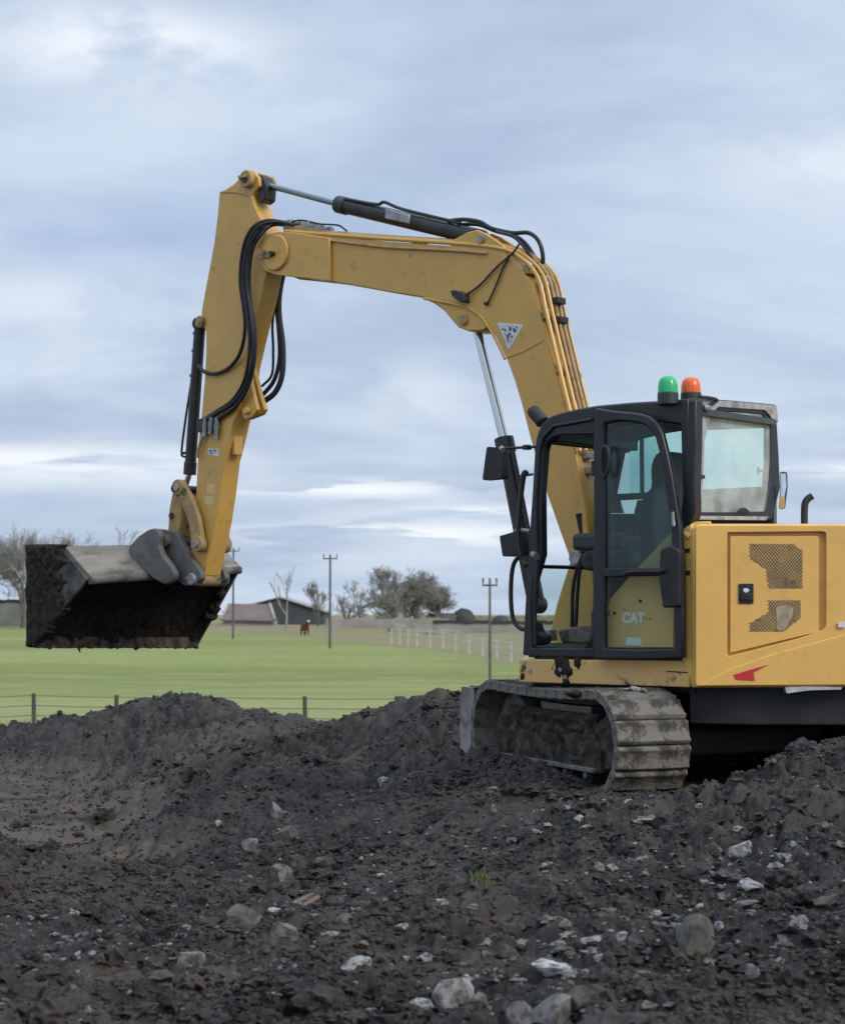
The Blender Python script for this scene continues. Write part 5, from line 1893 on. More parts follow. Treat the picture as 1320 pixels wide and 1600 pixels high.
# ---- wire fence this side of the field
fence = empty('wire_fence', (0, 44, -1.4))
tag(fence, 'thin wire fence with dark posts along the near edge of the field', 'fence')
posts = []
for px, top in ((-90, 1088), (57, 1083), (184, 1086), (330, 1086), (478, 1088), (619, 1088), (760, 1090), (900, 1090)):
    d = 44.0
    x, zg = ground_at(px, d)
    zt_ = at(px, top, d).z
    posts.append((x, d, zg, zt_))
    h = 0.045
    jx = rng.uniform(-0.02, 0.02)
    b = MB()
    b.tube([(x, d - 44, zg + 1.4 - 0.3), (x + jx, d - 44, zt_ + 1.4)], [0.06, 0.05], 7)
    b.build('post', 'wood_post', fence)
for k, f in enumerate((0.02, 0.30, 0.58, 0.86)):
    b = MB()
    pts = []
    for i, (x, d, zg, zt_) in enumerate(posts):
        zz = zt_ - 0.04 - f * 0.85
        pts.append((x, 0.055, zz + 1.4))
        if i < len(posts) - 1:
            pts.append(((x + posts[i + 1][0]) / 2, 0.055, (zz + posts[i + 1][3] - 0.04 - f * 0.85) / 2 + 1.4 - 0.012))
    b.tube(pts, 0.009, 4)
    b.build('wire', 'wire', fence)

# ---- pale post-and-rail fence at the edge of the rough pasture
pf = empty('pale_fence', (0, 150, -2))
tag(pf, 'far fence of pale posts between green field and rough brown pasture', 'fence')
pp = [(612, 985, 1008), (625, 987, 1010), (638, 989, 1013), (652, 992, 1017), (672, 995, 1021), (692, 997, 1024), (712, 999, 1027),
      (733, 1001, 1030), (754, 1004, 1033), (776, 1005, 1036), (798, 1008, 1039), (822, 1010, 1043)]
tops = []
for i, (px, ty, by) in enumerate(pp):
    d = 168 - i * 3.8
    x, zg = ground_at(px, d)
    zt_ = zg + 1.45
    b = MB()
    b.box((x, d - 150, (zg + zt_) / 2 + 2 - 0.1), (0.17, 0.17, zt_ - zg + 0.2))
    b.build('post', 'grey_post', pf)
    tops.append((x, d - 150, zt_ + 2))
for dz_ in (0.12, 0.6):
    for i in range(len(tops) - 1):
        a, c = Vector(tops[i]), Vector(tops[i + 1])
        b = MB()
        b.tube([a - Vector((0, -0.1, dz_)), c - Vector((0, -0.1, dz_))], 0.035, 4)
        b.build('rail', 'grey_post', pf)


# ---- overhead line poles
def pole(px, d, top, label, bars=1):
    x, zg = ground_at(px, d)
    zt_ = at(px, top, d).z
    o = empty('utility_pole', (x, d, zg))
    tag(o, label, 'utility pole', 'overhead line poles')
    h = zt_ - zg
    part('shaft', 'pole_wood', o, lambda b: b.tube([(0, 0, -0.3), (0.0, 0, h)], [0.085, 0.06] if d < 120 else [0.12, 0.085], 10))
    part('cross_arm', 'pole_wood', o, lambda b: b.box((0, 0.1, h - 0.25), (0.8 if d < 120 else 1.2, 0.10, 0.10)))
    w_ = 0.35 if d < 120 else 0.54
    for sx_ in (-w_, 0.0, w_):
        part('insulator', 'pole_wood', o, lambda b: b.tube([(sx_, 0.1, h - 0.2), (sx_, 0.1, h + 0.12)], [0.03, 0.06], 8))
    return o


pole(516, 150, 868, 'tall utility pole between the leafless small trees and the barn')
pole(765, 95, 907, 'utility pole nearest the cab, beside the excavator')
pole(365, 185, 857, 'slender utility pole half hidden behind the excavator stick')


# ---- leafless trees
def tree_segments(R, height, spread, levels, up=0.5, first=0.28, nbr=(3, 5), twist=0.5, ratio=0.78):
    segs = []

    def grow(p, d, length, r, lev):
        n = 3 if lev > 1 else 2
        q = p
        dd = d.copy()
        pts = [p]
        for i in range(n):
            dd = (dd + Vector((R.gauss(0, 1), R.gauss(0, 1), R.gauss(0, 1))) * 0.16 * twist + Vector((0, 0, 0.05 * up))).normalized()
            q2 = q + dd * (length / n)
            r2 = r * (1 - 0.35 * (i + 1) / n)
            segs.append((q, q2, r * (1 - 0.35 * i / n), r2, lev))
            q = q2
            pts.append(q)
        if lev == 0:
            return
        k = R.randint(*nbr)
        for j in range(k):
            t = R.uniform(0.30, 1.0) if j else 1.0
            base = pts[0].lerp(pts[-1], t) if t < 1 else pts[-1]
            ang = R.uniform(0.35, 0.95) * spread
            axis = Vector((R.gauss(0, 1), R.gauss(0, 1), R.gauss(0, 1)))
            nd = (dd + axis.normalized() * math.tan(min(ang, 1.1)) + Vector((0, 0, up * 0.22))).normalized()
            grow(base, nd, length * ratio * R.uniform(0.75, 1.15), r * 0.58 * R.uniform(0.8, 1.1), lev - 1)
    grow(Vector((0, 0, -0.2)), Vector((R.uniform(-.06, .06), R.uniform(-.06, .06), 1)).normalized(), height * first, height * 0.028, levels)
    return segs


def seg_mesh(name, segs, sides, rmin, m, parent):
    P = np.array([tuple(q[0]) for q in segs])
    Q = np.array([tuple(q[1]) for q in segs])
    r0 = np.maximum(np.array([q[2] for q in segs]), rmin)
    r1 = np.maximum(np.array([q[3] for q in segs]), rmin * 0.8)
    t = Q - P
    t /= np.linalg.norm(t, axis=1)[:, None]
    ref = np.where(np.abs(t[:, 2:3]) > 0.9, np.array([[1.0, 0, 0]]), np.array([[0, 0, 1.0]]))
    u = np.cross(t, ref)
    u /= np.linalg.norm(u, axis=1)[:, None]
    w = np.cross(t, u)
    n = len(segs)
    V = np.zeros((n, 2 * sides, 3))
    for k in range(sides):
        a = 2 * math.pi * k / sides
        dv = u * math.cos(a) + w * math.sin(a)
        V[:, k] = P + dv * r0[:, None]
        V[:, sides + k] = Q + dv * r1[:, None]
    fq = np.array([[k, (k + 1) % sides, sides + (k + 1) % sides, sides + k] for k in range(sides)])
    F = (fq[None] + (np.arange(n) * 2 * sides)[:, None, None]).reshape(-1, 4)
    me = bpy.data.meshes.new(name)
    V = V.reshape(-1, 3)
    me.vertices.add(len(V))
    me.vertices.foreach_set('co', V.astype(np.float32).ravel())
    me.loops.add(F.size)
    me.loops.foreach_set('vertex_index', F.astype(np.int32).ravel())
    me.polygons.add(len(F))
    me.polygons.foreach_set('loop_start', (np.arange(len(F)) * 4).astype(np.int32))
    me.update(calc_edges=True)
    me.materials.append(MATS[m])
    o = bpy.data.objects.new(name, me)
    return link(o, parent)


def tree(name, px, d, height, spread, levels, label, seed, bark='bark', twig='twig', rmin=0.02, base_z=None, **kw):
    x, zg = ground_at(px, d)
    R = random.Random(seed)
    segs = tree_segments(R, height, spread, levels, **kw)
    zmax = max(s[1].z for s in segs)
    k = height / zmax
    segs = [(p * k, q * k, r0 * k, r1 * k, l) for p, q, r0, r1, l in segs]
    o = empty(name, (x, d, zg))
    tag(o, label, 'tree', 'leafless trees round the farm')
    seg_mesh('trunk', [q for q in segs if q[4] >= levels - 1], 6, rmin, bark, o)
    seg_mesh('crown', [q for q in segs if q[4] < levels - 1], 3, rmin, twig, o)
    return o


def hpx(px, top, d):
    return at(px, top, d).z - ground_at(px, d)[1]


tree('bare_tree', 38, 235, hpx(38, 812, 235), 0.85, 7, 'tall leafless tree at the left edge, behind the bucket', 11, rmin=0.017, nbr=(3, 4), up=0.5)
tree('bare_tree', -45, 240, hpx(-45, 815, 240), 0.85, 7, 'leafless tree whose twigs reach in at the left edge', 15, rmin=0.017, nbr=(3, 4), up=0.5)
tree('bare_tree', 112, 245, hpx(112, 817, 245), 0.95, 7, 'broad leafless tree showing just above the bucket', 12, rmin=0.017, nbr=(3, 4), up=0.4)
tree('bare_tree', 620, 255, hpx(620, 880, 255), 0.85, 7, 'pale leafless tree on the left of the dense clump', 13, rmin=0.016, nbr=(3, 4), up=0.4, first=0.16)
tree('bare_tree', 655, 262, hpx(655, 883, 262), 1.0, 7, 'densest broad leafless tree, right of the clump', 14, rmin=0.021, nbr=(4, 4), up=0.3, first=0.10)
tree('bare_tree', 678, 266, hpx(678, 898, 266), 1.0, 7, 'low leafless tree at the right end of the dense clump', 24, rmin=0.020, nbr=(3, 4), up=0.25, first=0.09)
tree('bare_tree', 566, 250, hpx(566, 902, 250), 0.85, 6, 'crooked leafless tree left of the dense clump', 19, rmin=0.02, nbr=(3, 4), up=0.35, twist=1.1)
tree('bare_tree', 497, 252, hpx(497, 903, 252), 0.55, 6, 'slim upright leafless tree at the right end of the barn', 17, rmin=0.018, nbr=(2, 4), up=0.7)
tree('bare_tree', 449, 225, hpx(449, 883, 225), 0.6, 4, 'nearly branchless pale dead tree in front of the barn', 21, bark='pale_bark', twig='pale_bark', rmin=0.03, nbr=(2, 3), up=0.6, first=0.45)
tree('bare_tree', 538, 256, hpx(538, 925, 256), 0.9, 6, 'low scrubby bare tree between pole and crooked tree', 22, rmin=0.018, nbr=(2, 4), up=0.3, first=0.2)


# ---- farm buildings and walls
def barn(name, px0, px1, ridge_px, y_ridge, y_eave, d, depth, wall_m, roof_m, label, verge=None):
    x0, x1 = (px0 - 660) / FPX * d, (px1 - 660) / FPX * d
    xr = (ridge_px - 660) / FPX * d
    zg = field1((x0 + x1) / 2, d) - 0.5
    ze, zr_ = at(px0, y_eave, d).z, at(px0, y_ridge, d).z
    o = empty(name, ((x0 + x1) / 2, d, zg))
    tag(o, label, 'barn')
    cx = (x0 + x1) / 2
    pr = [(x0 - cx, 0), (x0 - cx, ze - zg), (xr - cx, zr_ - zg - 0.1), (x1 - cx, ze - zg), (x1 - cx, 0)]
    part('wall', wall_m, o, lambda b: b.loops([(x, 0, z) for x, z in pr], [(x, depth, z) for x, z in pr]))
    part('roof', roof_m, o, lambda b: b.loops([(x0 - cx - 0.4, -0.4, ze - zg - 0.1), (xr - cx, -0.4, zr_ - zg), (xr - cx, -0.4, zr_ - zg + 0.18), (x0 - cx - 0.4, -0.4, ze - zg + 0.08)],
                                              [(x0 - cx - 0.4, depth + 0.4, ze - zg - 0.1), (xr - cx, depth + 0.4, zr_ - zg), (xr - cx, depth + 0.4, zr_ - zg + 0.18), (x0 - cx - 0.4, depth + 0.4, ze - zg + 0.08)]))
    part('roof', roof_m, o, lambda b: b.loops([(x1 - cx + 0.4, -0.4, ze - zg - 0.1), (xr - cx, -0.4, zr_ - zg), (xr - cx, -0.4, zr_ - zg + 0.18), (x1 - cx + 0.4, -0.4, ze - zg + 0.08)],
                                              [(x1 - cx + 0.4, depth + 0.4, ze - zg - 0.1), (xr - cx, depth + 0.4, zr_ - zg), (xr - cx, depth + 0.4, zr_ - zg + 0.18), (x1 - cx + 0.4, depth + 0.4, ze - zg + 0.08)]))
    return o


barn('dark_barn', 352, 506, 437, 934, 956, 270, 18, 'barn_dark', 'barn_pale', 'long dark green barn with a low pale roof edge behind the excavator stick')


def shed(name, quad_roof, wall_base, d, depth, label):
    """low shed seen from its long side: sloping roof quad in front of the barn"""
    o = empty(name, (at(390, 968, d).x, d, at(390, 972, d).z))
    tag(o, label, 'shed')
    ox, oz = o.location.x, o.location.z
    P = [at(x, y, d) for x, y in quad_roof]
    fr_ = [(p.x - ox, 0, p.z - oz) for p in P]
    rf = [(fr_[0][0], depth, fr_[0][2]), (fr_[1][0], depth, fr_[1][2]), (fr_[2][0], 0, fr_[2][2]), (fr_[3][0], 0, fr_[3][2])]
    part('roof', 'roof_red', o, lambda b: b.loops(rf, [(x, y, z - 0.2) for x, y, z in rf]))
    w_ = [(fr_[3][0] + 0.3, fr_[3][2] - 0.1), (fr_[2][0] - 0.3, fr_[2][2] - 0.1), (fr_[2][0] - 0.3, -1.2), (fr_[3][0] + 0.3, -1.2)]
    part('wall', 'far_wall', o, lambda b: b.loops([(x, 0.4, z) for x, z in w_], [(x, depth + 3, z) for x, z in w_]))
    a, c = Vector(rf[1]), Vector(rf[2])
    part('verge', 'barn_pale', o, lambda b: b.tube([a + Vector((0, 0, 0.05)), c + Vector((0, 0, 0.05))], 0.22, 6))
    part('verge', 'barn_pale', o, lambda b: b.tube([Vector(rf[0]) + Vector((0, 0, 0.05)), Vector(rf[3]) + Vector((0, 0, 0.05))], 0.16, 6))
    return o


shed('farm_shed', [(352, 943), (417, 944), (430, 969), (345, 968)], 972, 255, 5, 'low shed with dull brown roof in front of the dark barn')


def far_block(name, px0, px1, y0, y1, d, depth, m, label, cat, cap=None, uneven=0.0, seed=1):
    x0, x1 = (px0 - 660) / FPX * d, (px1 - 660) / FPX * d
    z0, z1 = at(px0, y1, d).z - 1.5, at(px0, y0, d).z
    cx = (x0 + x1) / 2
    o = empty(name, (cx, d, z0))
    tag(o, label, cat)
    R = random.Random(seed)
    n = 26
    top = [(x0 + (x1 - x0) * i / n - cx, z1 - z0 + R.uniform(-uneven, uneven)) for i in range(n + 1)]
    L = [(x0 - cx, 0)] + top + [(x1 - cx, 0)]
    part('wall', m, o, lambda b: b.loops([(x, 0, z) for x, z in L], [(x, depth, z) for x, z in L]))
    if cap:
        part('coping', cap, o, lambda b: b.loops([(x, -0.15, z) for x, z in top] + [(x, -0.15, z + 0.3) for x, z in top[::-1]], [(x, depth + 0.15, z) for x, z in top] + [(x, depth + 0.15, z + 0.3) for x, z in top[::-1]]))
    return o


far_block('stone_wall', -60, 55, 941, 965, 250, 3, 'far_wall', 'low stone field wall behind the bucket at the left edge', 'wall', cap='far_dark', uneven=0.15, seed=3)
far_block('stone_wall', 510, 700, 966, 985, 240, 1, 'far_wall', 'low grey field wall under the leafless trees', 'wall', uneven=0.12, seed=4)
far_block('stone_wall', 676, 900, 974, 990, 215, 1, 'far_wall', 'pale drystone wall across the rough pasture right of the trees', 'wall', cap='far_dark', uneven=0.1, seed=5)
far_block('hedge_bank', 690, 910, 963, 975, 330, 4, 'dry_grass', 'straw coloured bank on the skyline right of the trees', 'bank', uneven=0.3, seed=6)
far_block('low_steading', 672, 712, 958, 975, 285, 4, 'roof_red', 'low reddish steading at the foot of the dense clump', 'building', uneven=0.05, seed=7)


def heap(name, px0, px1, y0, y1, d, label, m='far_dark'):
    x0, x1 = (px0 - 660) / FPX * d, (px1 - 660) / FPX * d
    z0, z1 = at(px0, y1, d).z - 0.8, at(px0, y0, d).z
    o = empty(name, ((x0 + x1) / 2, d, z0))
    tag(o, label, 'heap')
    part('mound', m, o, lambda b: lump(b, (0, 0, 0), 1.0, 91, ((x1 - x0) / 2, 2.5, z1 - z0), sub=3, amp=0.12), angle=180)
    return o


heap('dark_heap', 704, 744, 950, 966, 300, 'dark rounded heap on the skyline right of the dense trees')
heap('dark_heap', 768, 796, 961, 967, 320, 'small flat dark heap on the skyline beside the utility pole')


mat('rough_bank', (0.23, 0.20, 0.125), (0.16, 0.14, 0.085), rough=0.95, scale=0.8, lo=0.4, hi=0.62)
heap('straw_bank', 600, 646, 974, 990, 222, 'brownish grass hummock left of the pale fence end', 'rough_bank')
heap('straw_bank', 650, 742, 982, 992, 205, 'long low brownish bank behind the pale fence', 'rough_bank')


# small brown beast with a white face beyond the green field
def beast(px, d, label):
    x, zg = ground_at(px, d)
    o = empty('cow', (x, d, zg))
    tag(o, label, 'cow')
    me = bpy.data.meshes.new('body')
    J = [((0, 0.75, 0.95), .38), ((0, 0.0, 0.98), .42), ((0, -0.65, 1.05), .38), ((0, -1.0, 1.35), .2), ((0, -1.3, 1.62), .17), ((0, -1.62, 1.42), .10),
         ((.25, 0.7, .55), .12), ((.25, 0.74, 0.02), .07), ((-.25, 0.7, .55), .12), ((-.25, 0.74, 0.02), .07),
         ((.22, -0.62, .55), .11), ((.22, -0.62, 0.02), .07), ((-.22, -0.62, .55), .11), ((-.22, -0.62, 0.02), .07), ((0, 1.1, 1.15), .05), ((0, 1.2, .6), .04)]
    E_ = [(0, 1), (1, 2), (2, 3), (3, 4), (4, 5), (0, 6), (6, 7), (0, 8), (8, 9), (2, 10), (10, 11), (2, 12), (12, 13), (0, 14), (14, 15)]
    me.from_pydata([j[0] for j in J], E_, [])
    me.materials.append(MATS['cow_brown'])
    bd = bpy.data.objects.new('body', me)
    link(bd, o)
    bd.modifiers.new('skin', 'SKIN')
    sv = me.skin_vertices[0].data
    for i, (_, r) in enumerate(J):
        sv[i].radius = (r, r)
    sv[1].use_root = True
    bd.modifiers.new('sub', 'SUBSURF').levels = 1
    bd.modifiers['sub'].render_levels = 1
    part('face', 'white_label', o, lambda b: lump(b, (0, -1.52, 1.56), 0.17, 5, (0.8, 1.3, 0.9), sub=2, amp=0.1), angle=180)
    for s_ in (-1, 1):
        part('ear', 'cow_brown', o, lambda b: b.tube([(s_ * 0.12, -1.3, 1.72), (s_ * 0.32, -1.28, 1.74)], [0.07, 0.02], 6))
    o.rotation_euler = (0, 0, math.radians(18))
    return o


beast(477, 205, 'small brown cow with a white face facing the viewer beyond the field')

# ================================================================== stones and clods on the soil
def stone_mesh(R, flat, ang=0.0):
    bm = bmesh.new()
    bmesh.ops.create_icosphere(bm, subdivisions=3, radius=1.0)
    co = np.array([v.co for v in bm.verts])
    # cut by random planes for broken faces
    for _ in range(16):
        nrm = R.normal(size=3)
        nrm /= np.linalg.norm(nrm)
        h = R.uniform(0.42, 0.80)
        dd = co @ nrm
        co = co - np.maximum(dd - h, 0)[:, None] * nrm[None, :]
    o = R.uniform(0, 40, 2)
    co *= (1 + 0.05 * pn(co[:, 0] * 3 + o[0], co[:, 1] * 3 + co[:, 2] * 2 + o[1], 3))[:, None]
    co *= np.array(flat)
    for v, c in zip(bm.verts, co):
        v.co = c
    me = bpy.data.meshes.new('stone')
    bm.to_mesh(me)
    bm.free()
    me.shade_smooth()
    me.set_sharp_from_angle(angle=math.radians(32))
    return me


STN = [  # px, py, width px, height px, depth ratio, colour, roll deg, label
    (1153, 1328, 48, 34, 0.8, 'pale', 35, 'pale tilted block below the right-hand soil bank'),
    (1175, 1383, 56, 20, 0.8, 'pale', -5, 'flat pale slab under the tilted block'),
    (1168, 1413, 42, 15, 0.9, 'grey', 12, 'thin grey slab just below the flat pale slab'),
    (957, 1354, 22, 24, 0.8, 'pale', 30, 'angular pale stone of a pair below the track'),
    (937, 1359, 19, 16, 0.9, 'grey', 0, 'rounder stone of a pair, left of the angular one'),
    (1082, 1468, 78, 66, 0.9, 'brown', 40, 'large brown half buried boulder at lower right'),
    (1184, 1528, 52, 32, 0.8, 'grey', -25, 'grey angular flat stone near the lower right corner'),
    (862, 1520, 80, 30, 0.7, 'white', -4, 'bright white wedge stone at the bottom centre right'),
    (702, 1556, 82, 70, 0.8, 'pale', -38, 'big pale rough boulder at the bottom middle'),
    (866, 1584, 78, 60, 0.8, 'grey', 10, 'big grey boulder at the bottom edge below the white wedge'),
    (816, 1588, 44, 44, 0.9, 'grey', 20, 'smaller grey boulder left of the bottom edge boulder'),
    (912, 1556, 88, 46, 0.8, 'brown', 5, 'dark broad boulder right of the white wedge, near the bottom'),
    (690, 1409, 24, 18, 0.9, 'pale', 30, 'pale stone by the hollow left of centre'),
    (968, 1468, 24, 18, 0.9, 'pale', 20, 'small pale stone left of the brown boulder'),
    (598, 1222, 24, 20, 0.9, 'pale', 0, 'lone pale rounded stone high on the bank left of the blade'),
    (390, 1326, 42, 28, 0.9, 'grey', 5, 'grey lumpy stone at the foot of the left heap'),
    (441, 1368, 46, 40, 0.8, 'grey', -20, 'mottled grey stone in the middle of the left slope'),
    (372, 1434, 70, 54, 0.9, 'brown', 15, 'large rounded brown boulder lower left of centre'),
    (474, 1408, 66, 18, 0.7, 'red', 32, 'reddish broken brick shard leaning on the slope'),
    (430, 1424, 22, 14, 0.9, 'white', 10, 'white chip below the reddish shard'),
    (320, 1413, 9, 24, 0.6, 'white', 12, 'thin white upright sliver left of the brown boulder'),
    (594, 1368, 13, 12, 0.9, 'white', 0, 'tiny bright white stone on the smooth centre slope'),
    (447, 1462, 66, 38, 0.9, 'grey', 8, 'grey green lump under the reddish shard'),
    (562, 1504, 54, 26, 0.9, 'pale', 5, 'crumbling pale patch of rubble at lower centre'),
    (294, 1502, 46, 30, 0.9, 'tan', 25, 'tan stone low on the left slope'),
    (1251, 1441, 38, 30, 0.9, 'grey', -15, 'grey block on the right bank near the frame edge'),
    (1290, 1408, 46, 20, 0.9, 'brown', 25, 'brown slab at the right frame edge'),
    (432, 1268, 30, 38, 0.9, 'grey', 5, 'upright grey stone under the left heap'),
    (448, 1302, 40, 30, 0.9, 'brown', 20, 'brown block right under the upright grey stone'),
    (342, 1288, 16, 12, 0.9, 'pale', 0, 'small pale stone on the left heap flank'),
    (627, 1448, 24, 16, 0.9, 'pale', 10, 'pale stone at the centre of the foreground'),
    (655, 1447, 18, 14, 0.9, 'grey', 30, 'grey stone just right of the centre foreground stone'),
    (884, 1444, 20, 20, 0.9, 'tan', 40, 'tan stone left of the foreground pebbles'),
    (1064, 1497, 18, 12, 0.9, 'pale', 0, 'pale chip under the brown boulder'),
    (1122, 1450, 16, 20, 0.9, 'pale', 20, 'pale chip right of the brown boulder'),
    (772, 1268, 12, 26, 0.8, 'grey', 12, 'narrow grey stone below the left end of the track'),
    (905, 1280, 18, 12, 0.9, 'pale', 10, 'pale pebble in front of the track'),
    (1092, 1262, 16, 12, 0.9, 'pale', 0, 'pale pebble beside the near end of the track'),
    (1240, 1320, 16, 12, 0.9, 'pale', 20, 'pale pebble on the right bank'),
    (64, 1496, 26, 16, 0.9, 'grey', 0, 'grey stone low at the left frame edge'),
    (120, 1496, 18, 14, 0.9, 'pale', 20, 'pale pebble right of the grey stone at lower left'),
    (655, 1570, 34, 22, 0.9, 'pale', 10, 'pale stone at the left foot of the big rough boulder'),
    (1010, 1575, 30, 22, 0.9, 'grey', 15, 'grey stone at the bottom right of the dark broad boulder'),
    (1242, 1542, 26, 16, 0.9, 'pale', 0, 'pale stone close to the lower right corner'),
    (540, 1440, 40, 22, 0.9, 'brown', -10, 'low brown stone on the centre slope'),
    (505, 1345, 34, 26, 0.9, 'brown', 10, 'dark rounded stone in the middle hollow'),
]
placed = []
for i, (px, py, w_, h_, dr, colr, roll, lab) in enumerate(STN):
    x, y, z = soil_hit(px, py + h_ * 0.30)
    k = y / FPX
    W, H = w_ * k / 2, h_ * k / 2
    R = np.random.default_rng(900 + i)
    me = stone_mesh(R, (1, 1, 1))
    me.materials.append(MATS['stone_' + colr])
    o = bpy.data.objects.new('stone', me)
    o.scale = (W * 1.25, max(W, H) * dr, H * 1.3)
    o.rotation_euler = (math.radians(R.uniform(-15, 15)), math.radians(-roll), math.radians(R.uniform(-20, 20)))
    o.location = (x, y + max(W, H) * dr * 0.4, z + H * 0.28)
    link(o)
    tag(o, lab, 'stone', 'stones lying on the soil')
    placed.append((x, y, W))

# clods and pebbles: nobody could count them
def scatter(name, n, smin, smax, m, label, seed, sub=1, flat=0.75, power=2.2, clump=None, dmin=5.0, dmax=22.5):
    R = np.random.default_rng(seed)
    bm = bmesh.new()
    bmesh.ops.create_icosphere(bm, subdivisions=sub, radius=1.0)
    base = np.array([v.co for v in bm.verts])
    tri = np.array([[v.index for v in f.verts] for f in bm.faces])
    bm.free()
    d = dmin * (dmax / dmin) ** R.random(n)
    a = R.uniform(-0.30, 0.30, n)
    x, y = a * d, d
    if clump is not None:
        keep = clump(x, y, R)
        x, y = x[keep], y[keep]
    n = len(x)
    z = soil(x, y)
    s = smin + (smax - smin) * R.random(n) ** power
    if sub < 3:
        var = np.clip(1 + 0.38 * R.normal(size=(n, len(base), 1)).clip(-1.6, 1.6), 0.45, 1.7)
    else:
        ox, oy = R.uniform(0, 200, (n, 1)), R.uniform(0, 200, (n, 1))
        bx, by, bz = base[None, :, 0], base[None, :, 1], base[None, :, 2]
        var = 0.8 + 0.9 * np.abs(pn(bx * 1.5 + bz + ox, by * 1.5 - bz * 0.7 + oy, 2)) + 0.5 * np.abs(pn(bx * 3.5 + bz * 2 + ox, by * 3.5 - bz + oy, 3))
        var = (var + 0.35 * np.abs(pn(bx * 8 + bz * 5 + ox, by * 8 - bz * 4 + oy, 4)) + 0.05 * R.normal(size=(n, len(base))))[..., None]
    P = base[None] * var
    sc_ = np.stack([R.uniform(0.7, 1.3, n), R.uniform(0.7, 1.3, n), flat * R.uniform(0.6, 1.2, n)], -1)
    P = P * sc_[:, None, :] * s[:, None, None]
    th = R.uniform(0, 2 * np.pi, n)
    c, sn = np.cos(th)[:, None], np.sin(th)[:, None]
    X = P[..., 0] * c - P[..., 1] * sn + x[:, None]
    Y = P[..., 0] * sn + P[..., 1] * c + y[:, None]
    Z = P[..., 2] + z[:, None] + (s * flat * 0.25)[:, None]
    V = np.stack([X, Y, Z], -1).reshape(-1, 3)
    F = (tri[None] + (np.arange(n) * len(base))[:, None, None]).reshape(-1, 3)
    me = bpy.data.meshes.new(name)
    me.vertices.add(len(V))
    me.vertices.foreach_set('co', V.astype(np.float32).ravel())
    me.loops.add(F.size)
    me.loops.foreach_set('vertex_index', F.astype(np.int32).ravel())
    me.polygons.add(len(F))
    me.polygons.foreach_set('loop_start', (np.arange(len(F)) * 3).astype(np.int32))
    me.update(calc_edges=True)
    me.shade_flat()
    me.materials.append(MATS[m])
    o = bpy.data.objects.new(name, me)
    link(o)
    tag(o, label, 'soil' if 'clod' in name else 'gravel', kind='stuff')
    return o


def under_tracks(x, y):
    u = (x - UCX) * TX + (y - UCY) * TY
    v = (x - UCX) * RX + (y - UCY) * RY
    return (np.abs(u) < 1.25) & (np.abs(v) < 1.25)


def clumpy(th, sc_, sd_):
    def f(x, y, R):
        v = pn(x * sc_, y * sc_, sd_) * 0.5 + 0.5
        return (R.random(len(x)) < np.clip((v - th) * 3.0, 0.06, 1)) & ~under_tracks(x, y)
    return f


scatter('soil_clods', 95000, 0.004, 0.022, 'soil', 'loose crumbs and clods of dark soil covering the heaps', 21, sub=1, flat=0.8, power=2.4, clump=clumpy(0.25, 0.9, 31))
scatter('soil_clods', 900, 0.022, 0.075, 'soil', 'larger lumps of dark soil along the heaps', 22, sub=3, flat=0.7, power=2.4, clump=clumpy(0.40, 0.8, 33))
scatter('soil_clods', 7000, 0.012, 0.050, 'soil', 'broken fist sized clods of dark soil over the banks', 26, sub=2, flat=0.75, power=2.2, clump=clumpy(0.38, 1.1, 37))
mat('pebble', (0.07, 0.064, 0.058), (0.20, 0.19, 0.175), rough=0.9, scale=14, lo=0.35, hi=0.65, detail=2)
scatter('gravel', 15000, 0.004, 0.017, 'pebble', 'small grey gravel speckled through the dark soil', 23, sub=1, flat=0.7, power=2.2, clump=clumpy(0.42, 0.7, 35))


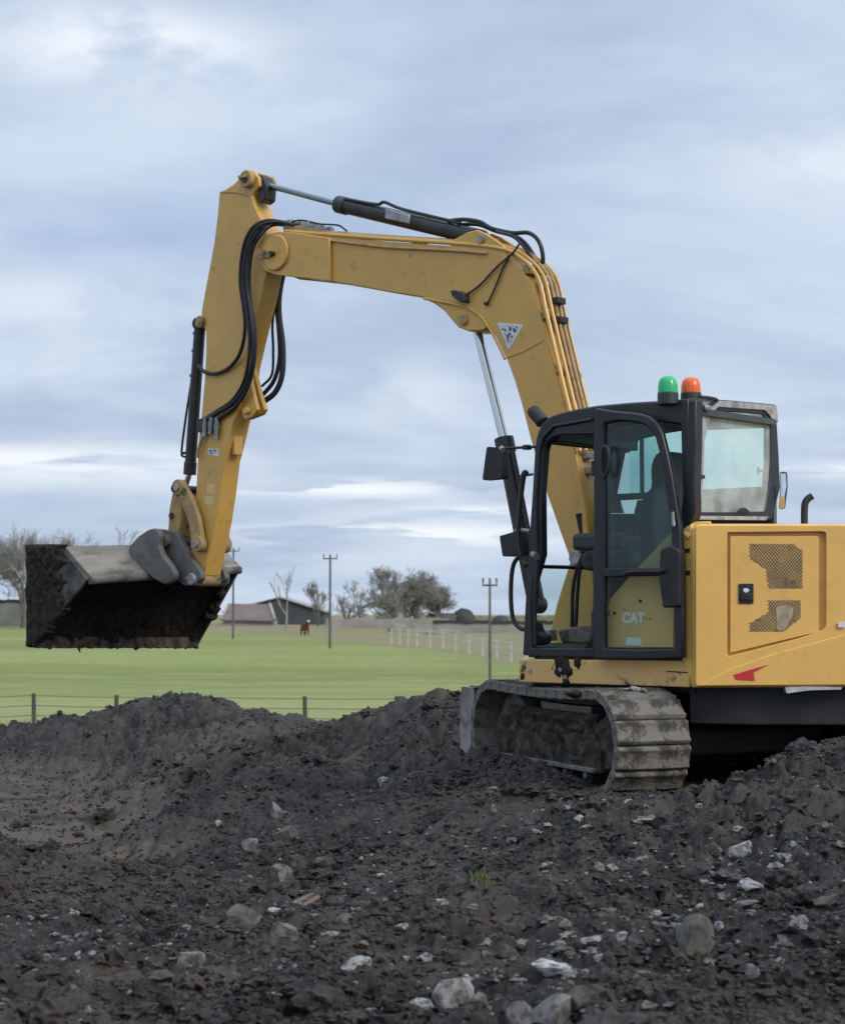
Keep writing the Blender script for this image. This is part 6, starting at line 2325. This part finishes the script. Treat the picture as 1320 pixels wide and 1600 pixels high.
def rubble_zone(x, y, R):
    w = np.zeros(len(x))
    for px_, py_, d_, rx_, ry_, a_ in ((900, 1300, 10.4, 0.7, 0.8, 1.0), (1150, 1400, 8.6, 0.8, 1.0, 0.8), (860, 1540, 6.9, 0.5, 0.5, 1.0), (1050, 1480, 7.5, 0.7, 0.6, 0.7),
                                       (560, 1500, 7.3, 0.35, 0.4, 0.8), (460, 1420, 9.2, 0.4, 0.6, 0.6), (1240, 1240, 9.9, 0.5, 0.5, 0.5)):
        xx = (px_ - 660) / FPX * d_
        w = np.maximum(w, a_ * np.exp(-(((x - xx) / rx_) ** 2 + ((y - d_) / ry_) ** 2)))
    return (R.random(len(x)) < w) & ~under_tracks(x, y)


mat('rubble', (0.10, 0.093, 0.084), (0.25, 0.24, 0.222), rough=0.9, scale=5, lo=0.38, hi=0.62, detail=3, dirt=(0.045, 0.038, 0.032), dirt_amt=0.9, dscale=7, dlo=0.45, dhi=0.6)
scatter('gravel', 9000, 0.008, 0.036, 'rubble', 'broken grey rubble strewn down the right slope and foreground', 27, sub=2, flat=0.6, power=3.2, clump=rubble_zone)


# tufts of dry grass where the soil meets the field at the left, and a few weeds
def tufts(name, spots, m, label, n, hmin, hmax, seed):
    R = random.Random(seed)
    b = MB()
    for (x, y, z, rad) in spots:
        for _ in range(n):
            a, r = R.uniform(0, 6.28), rad * math.sqrt(R.random())
            px_, py_ = x + r * math.cos(a), y + r * math.sin(a)
            h = R.uniform(hmin, hmax)
            lx, ly = R.gauss(0, 0.35) * h, R.gauss(0, 0.35) * h
            w_ = R.uniform(0.002, 0.005)
            b.add([(px_ - w_, py_, z - 0.02), (px_ + w_, py_, z - 0.02), (px_ + lx * 0.4 + w_ * 0.7, py_ + ly * 0.4, z + h * 0.6), (px_ + lx, py_ + ly, z + h)], [(0, 1, 2), (0, 2, 3)])
    o = b.build(name, m, None, recalc=False, smooth=False)
    return tag(o, label, 'grass', kind='stuff')


sp = []
for i in range(26):
    x = -6.0 + rng.random() * 0.75
    y = 24.0 + rng.random() * 0.8
    sp.append((x, y, soil1(x, y), 0.2))
tufts('dry_grass', sp, 'dry_grass', 'dry straw coloured grass at the left foot of the heap', 70, 0.25, 0.62, 5)
sp = []
for px, py in ((752, 1380), (760, 1376), (756, 1386)):
    x, y, z = soil_hit(px, py)
    sp.append((x, y, z, 0.06))
tufts('weed', sp, 'weed_green', 'thin greenish weeds in the soil', 14, 0.02, 0.06, 6)
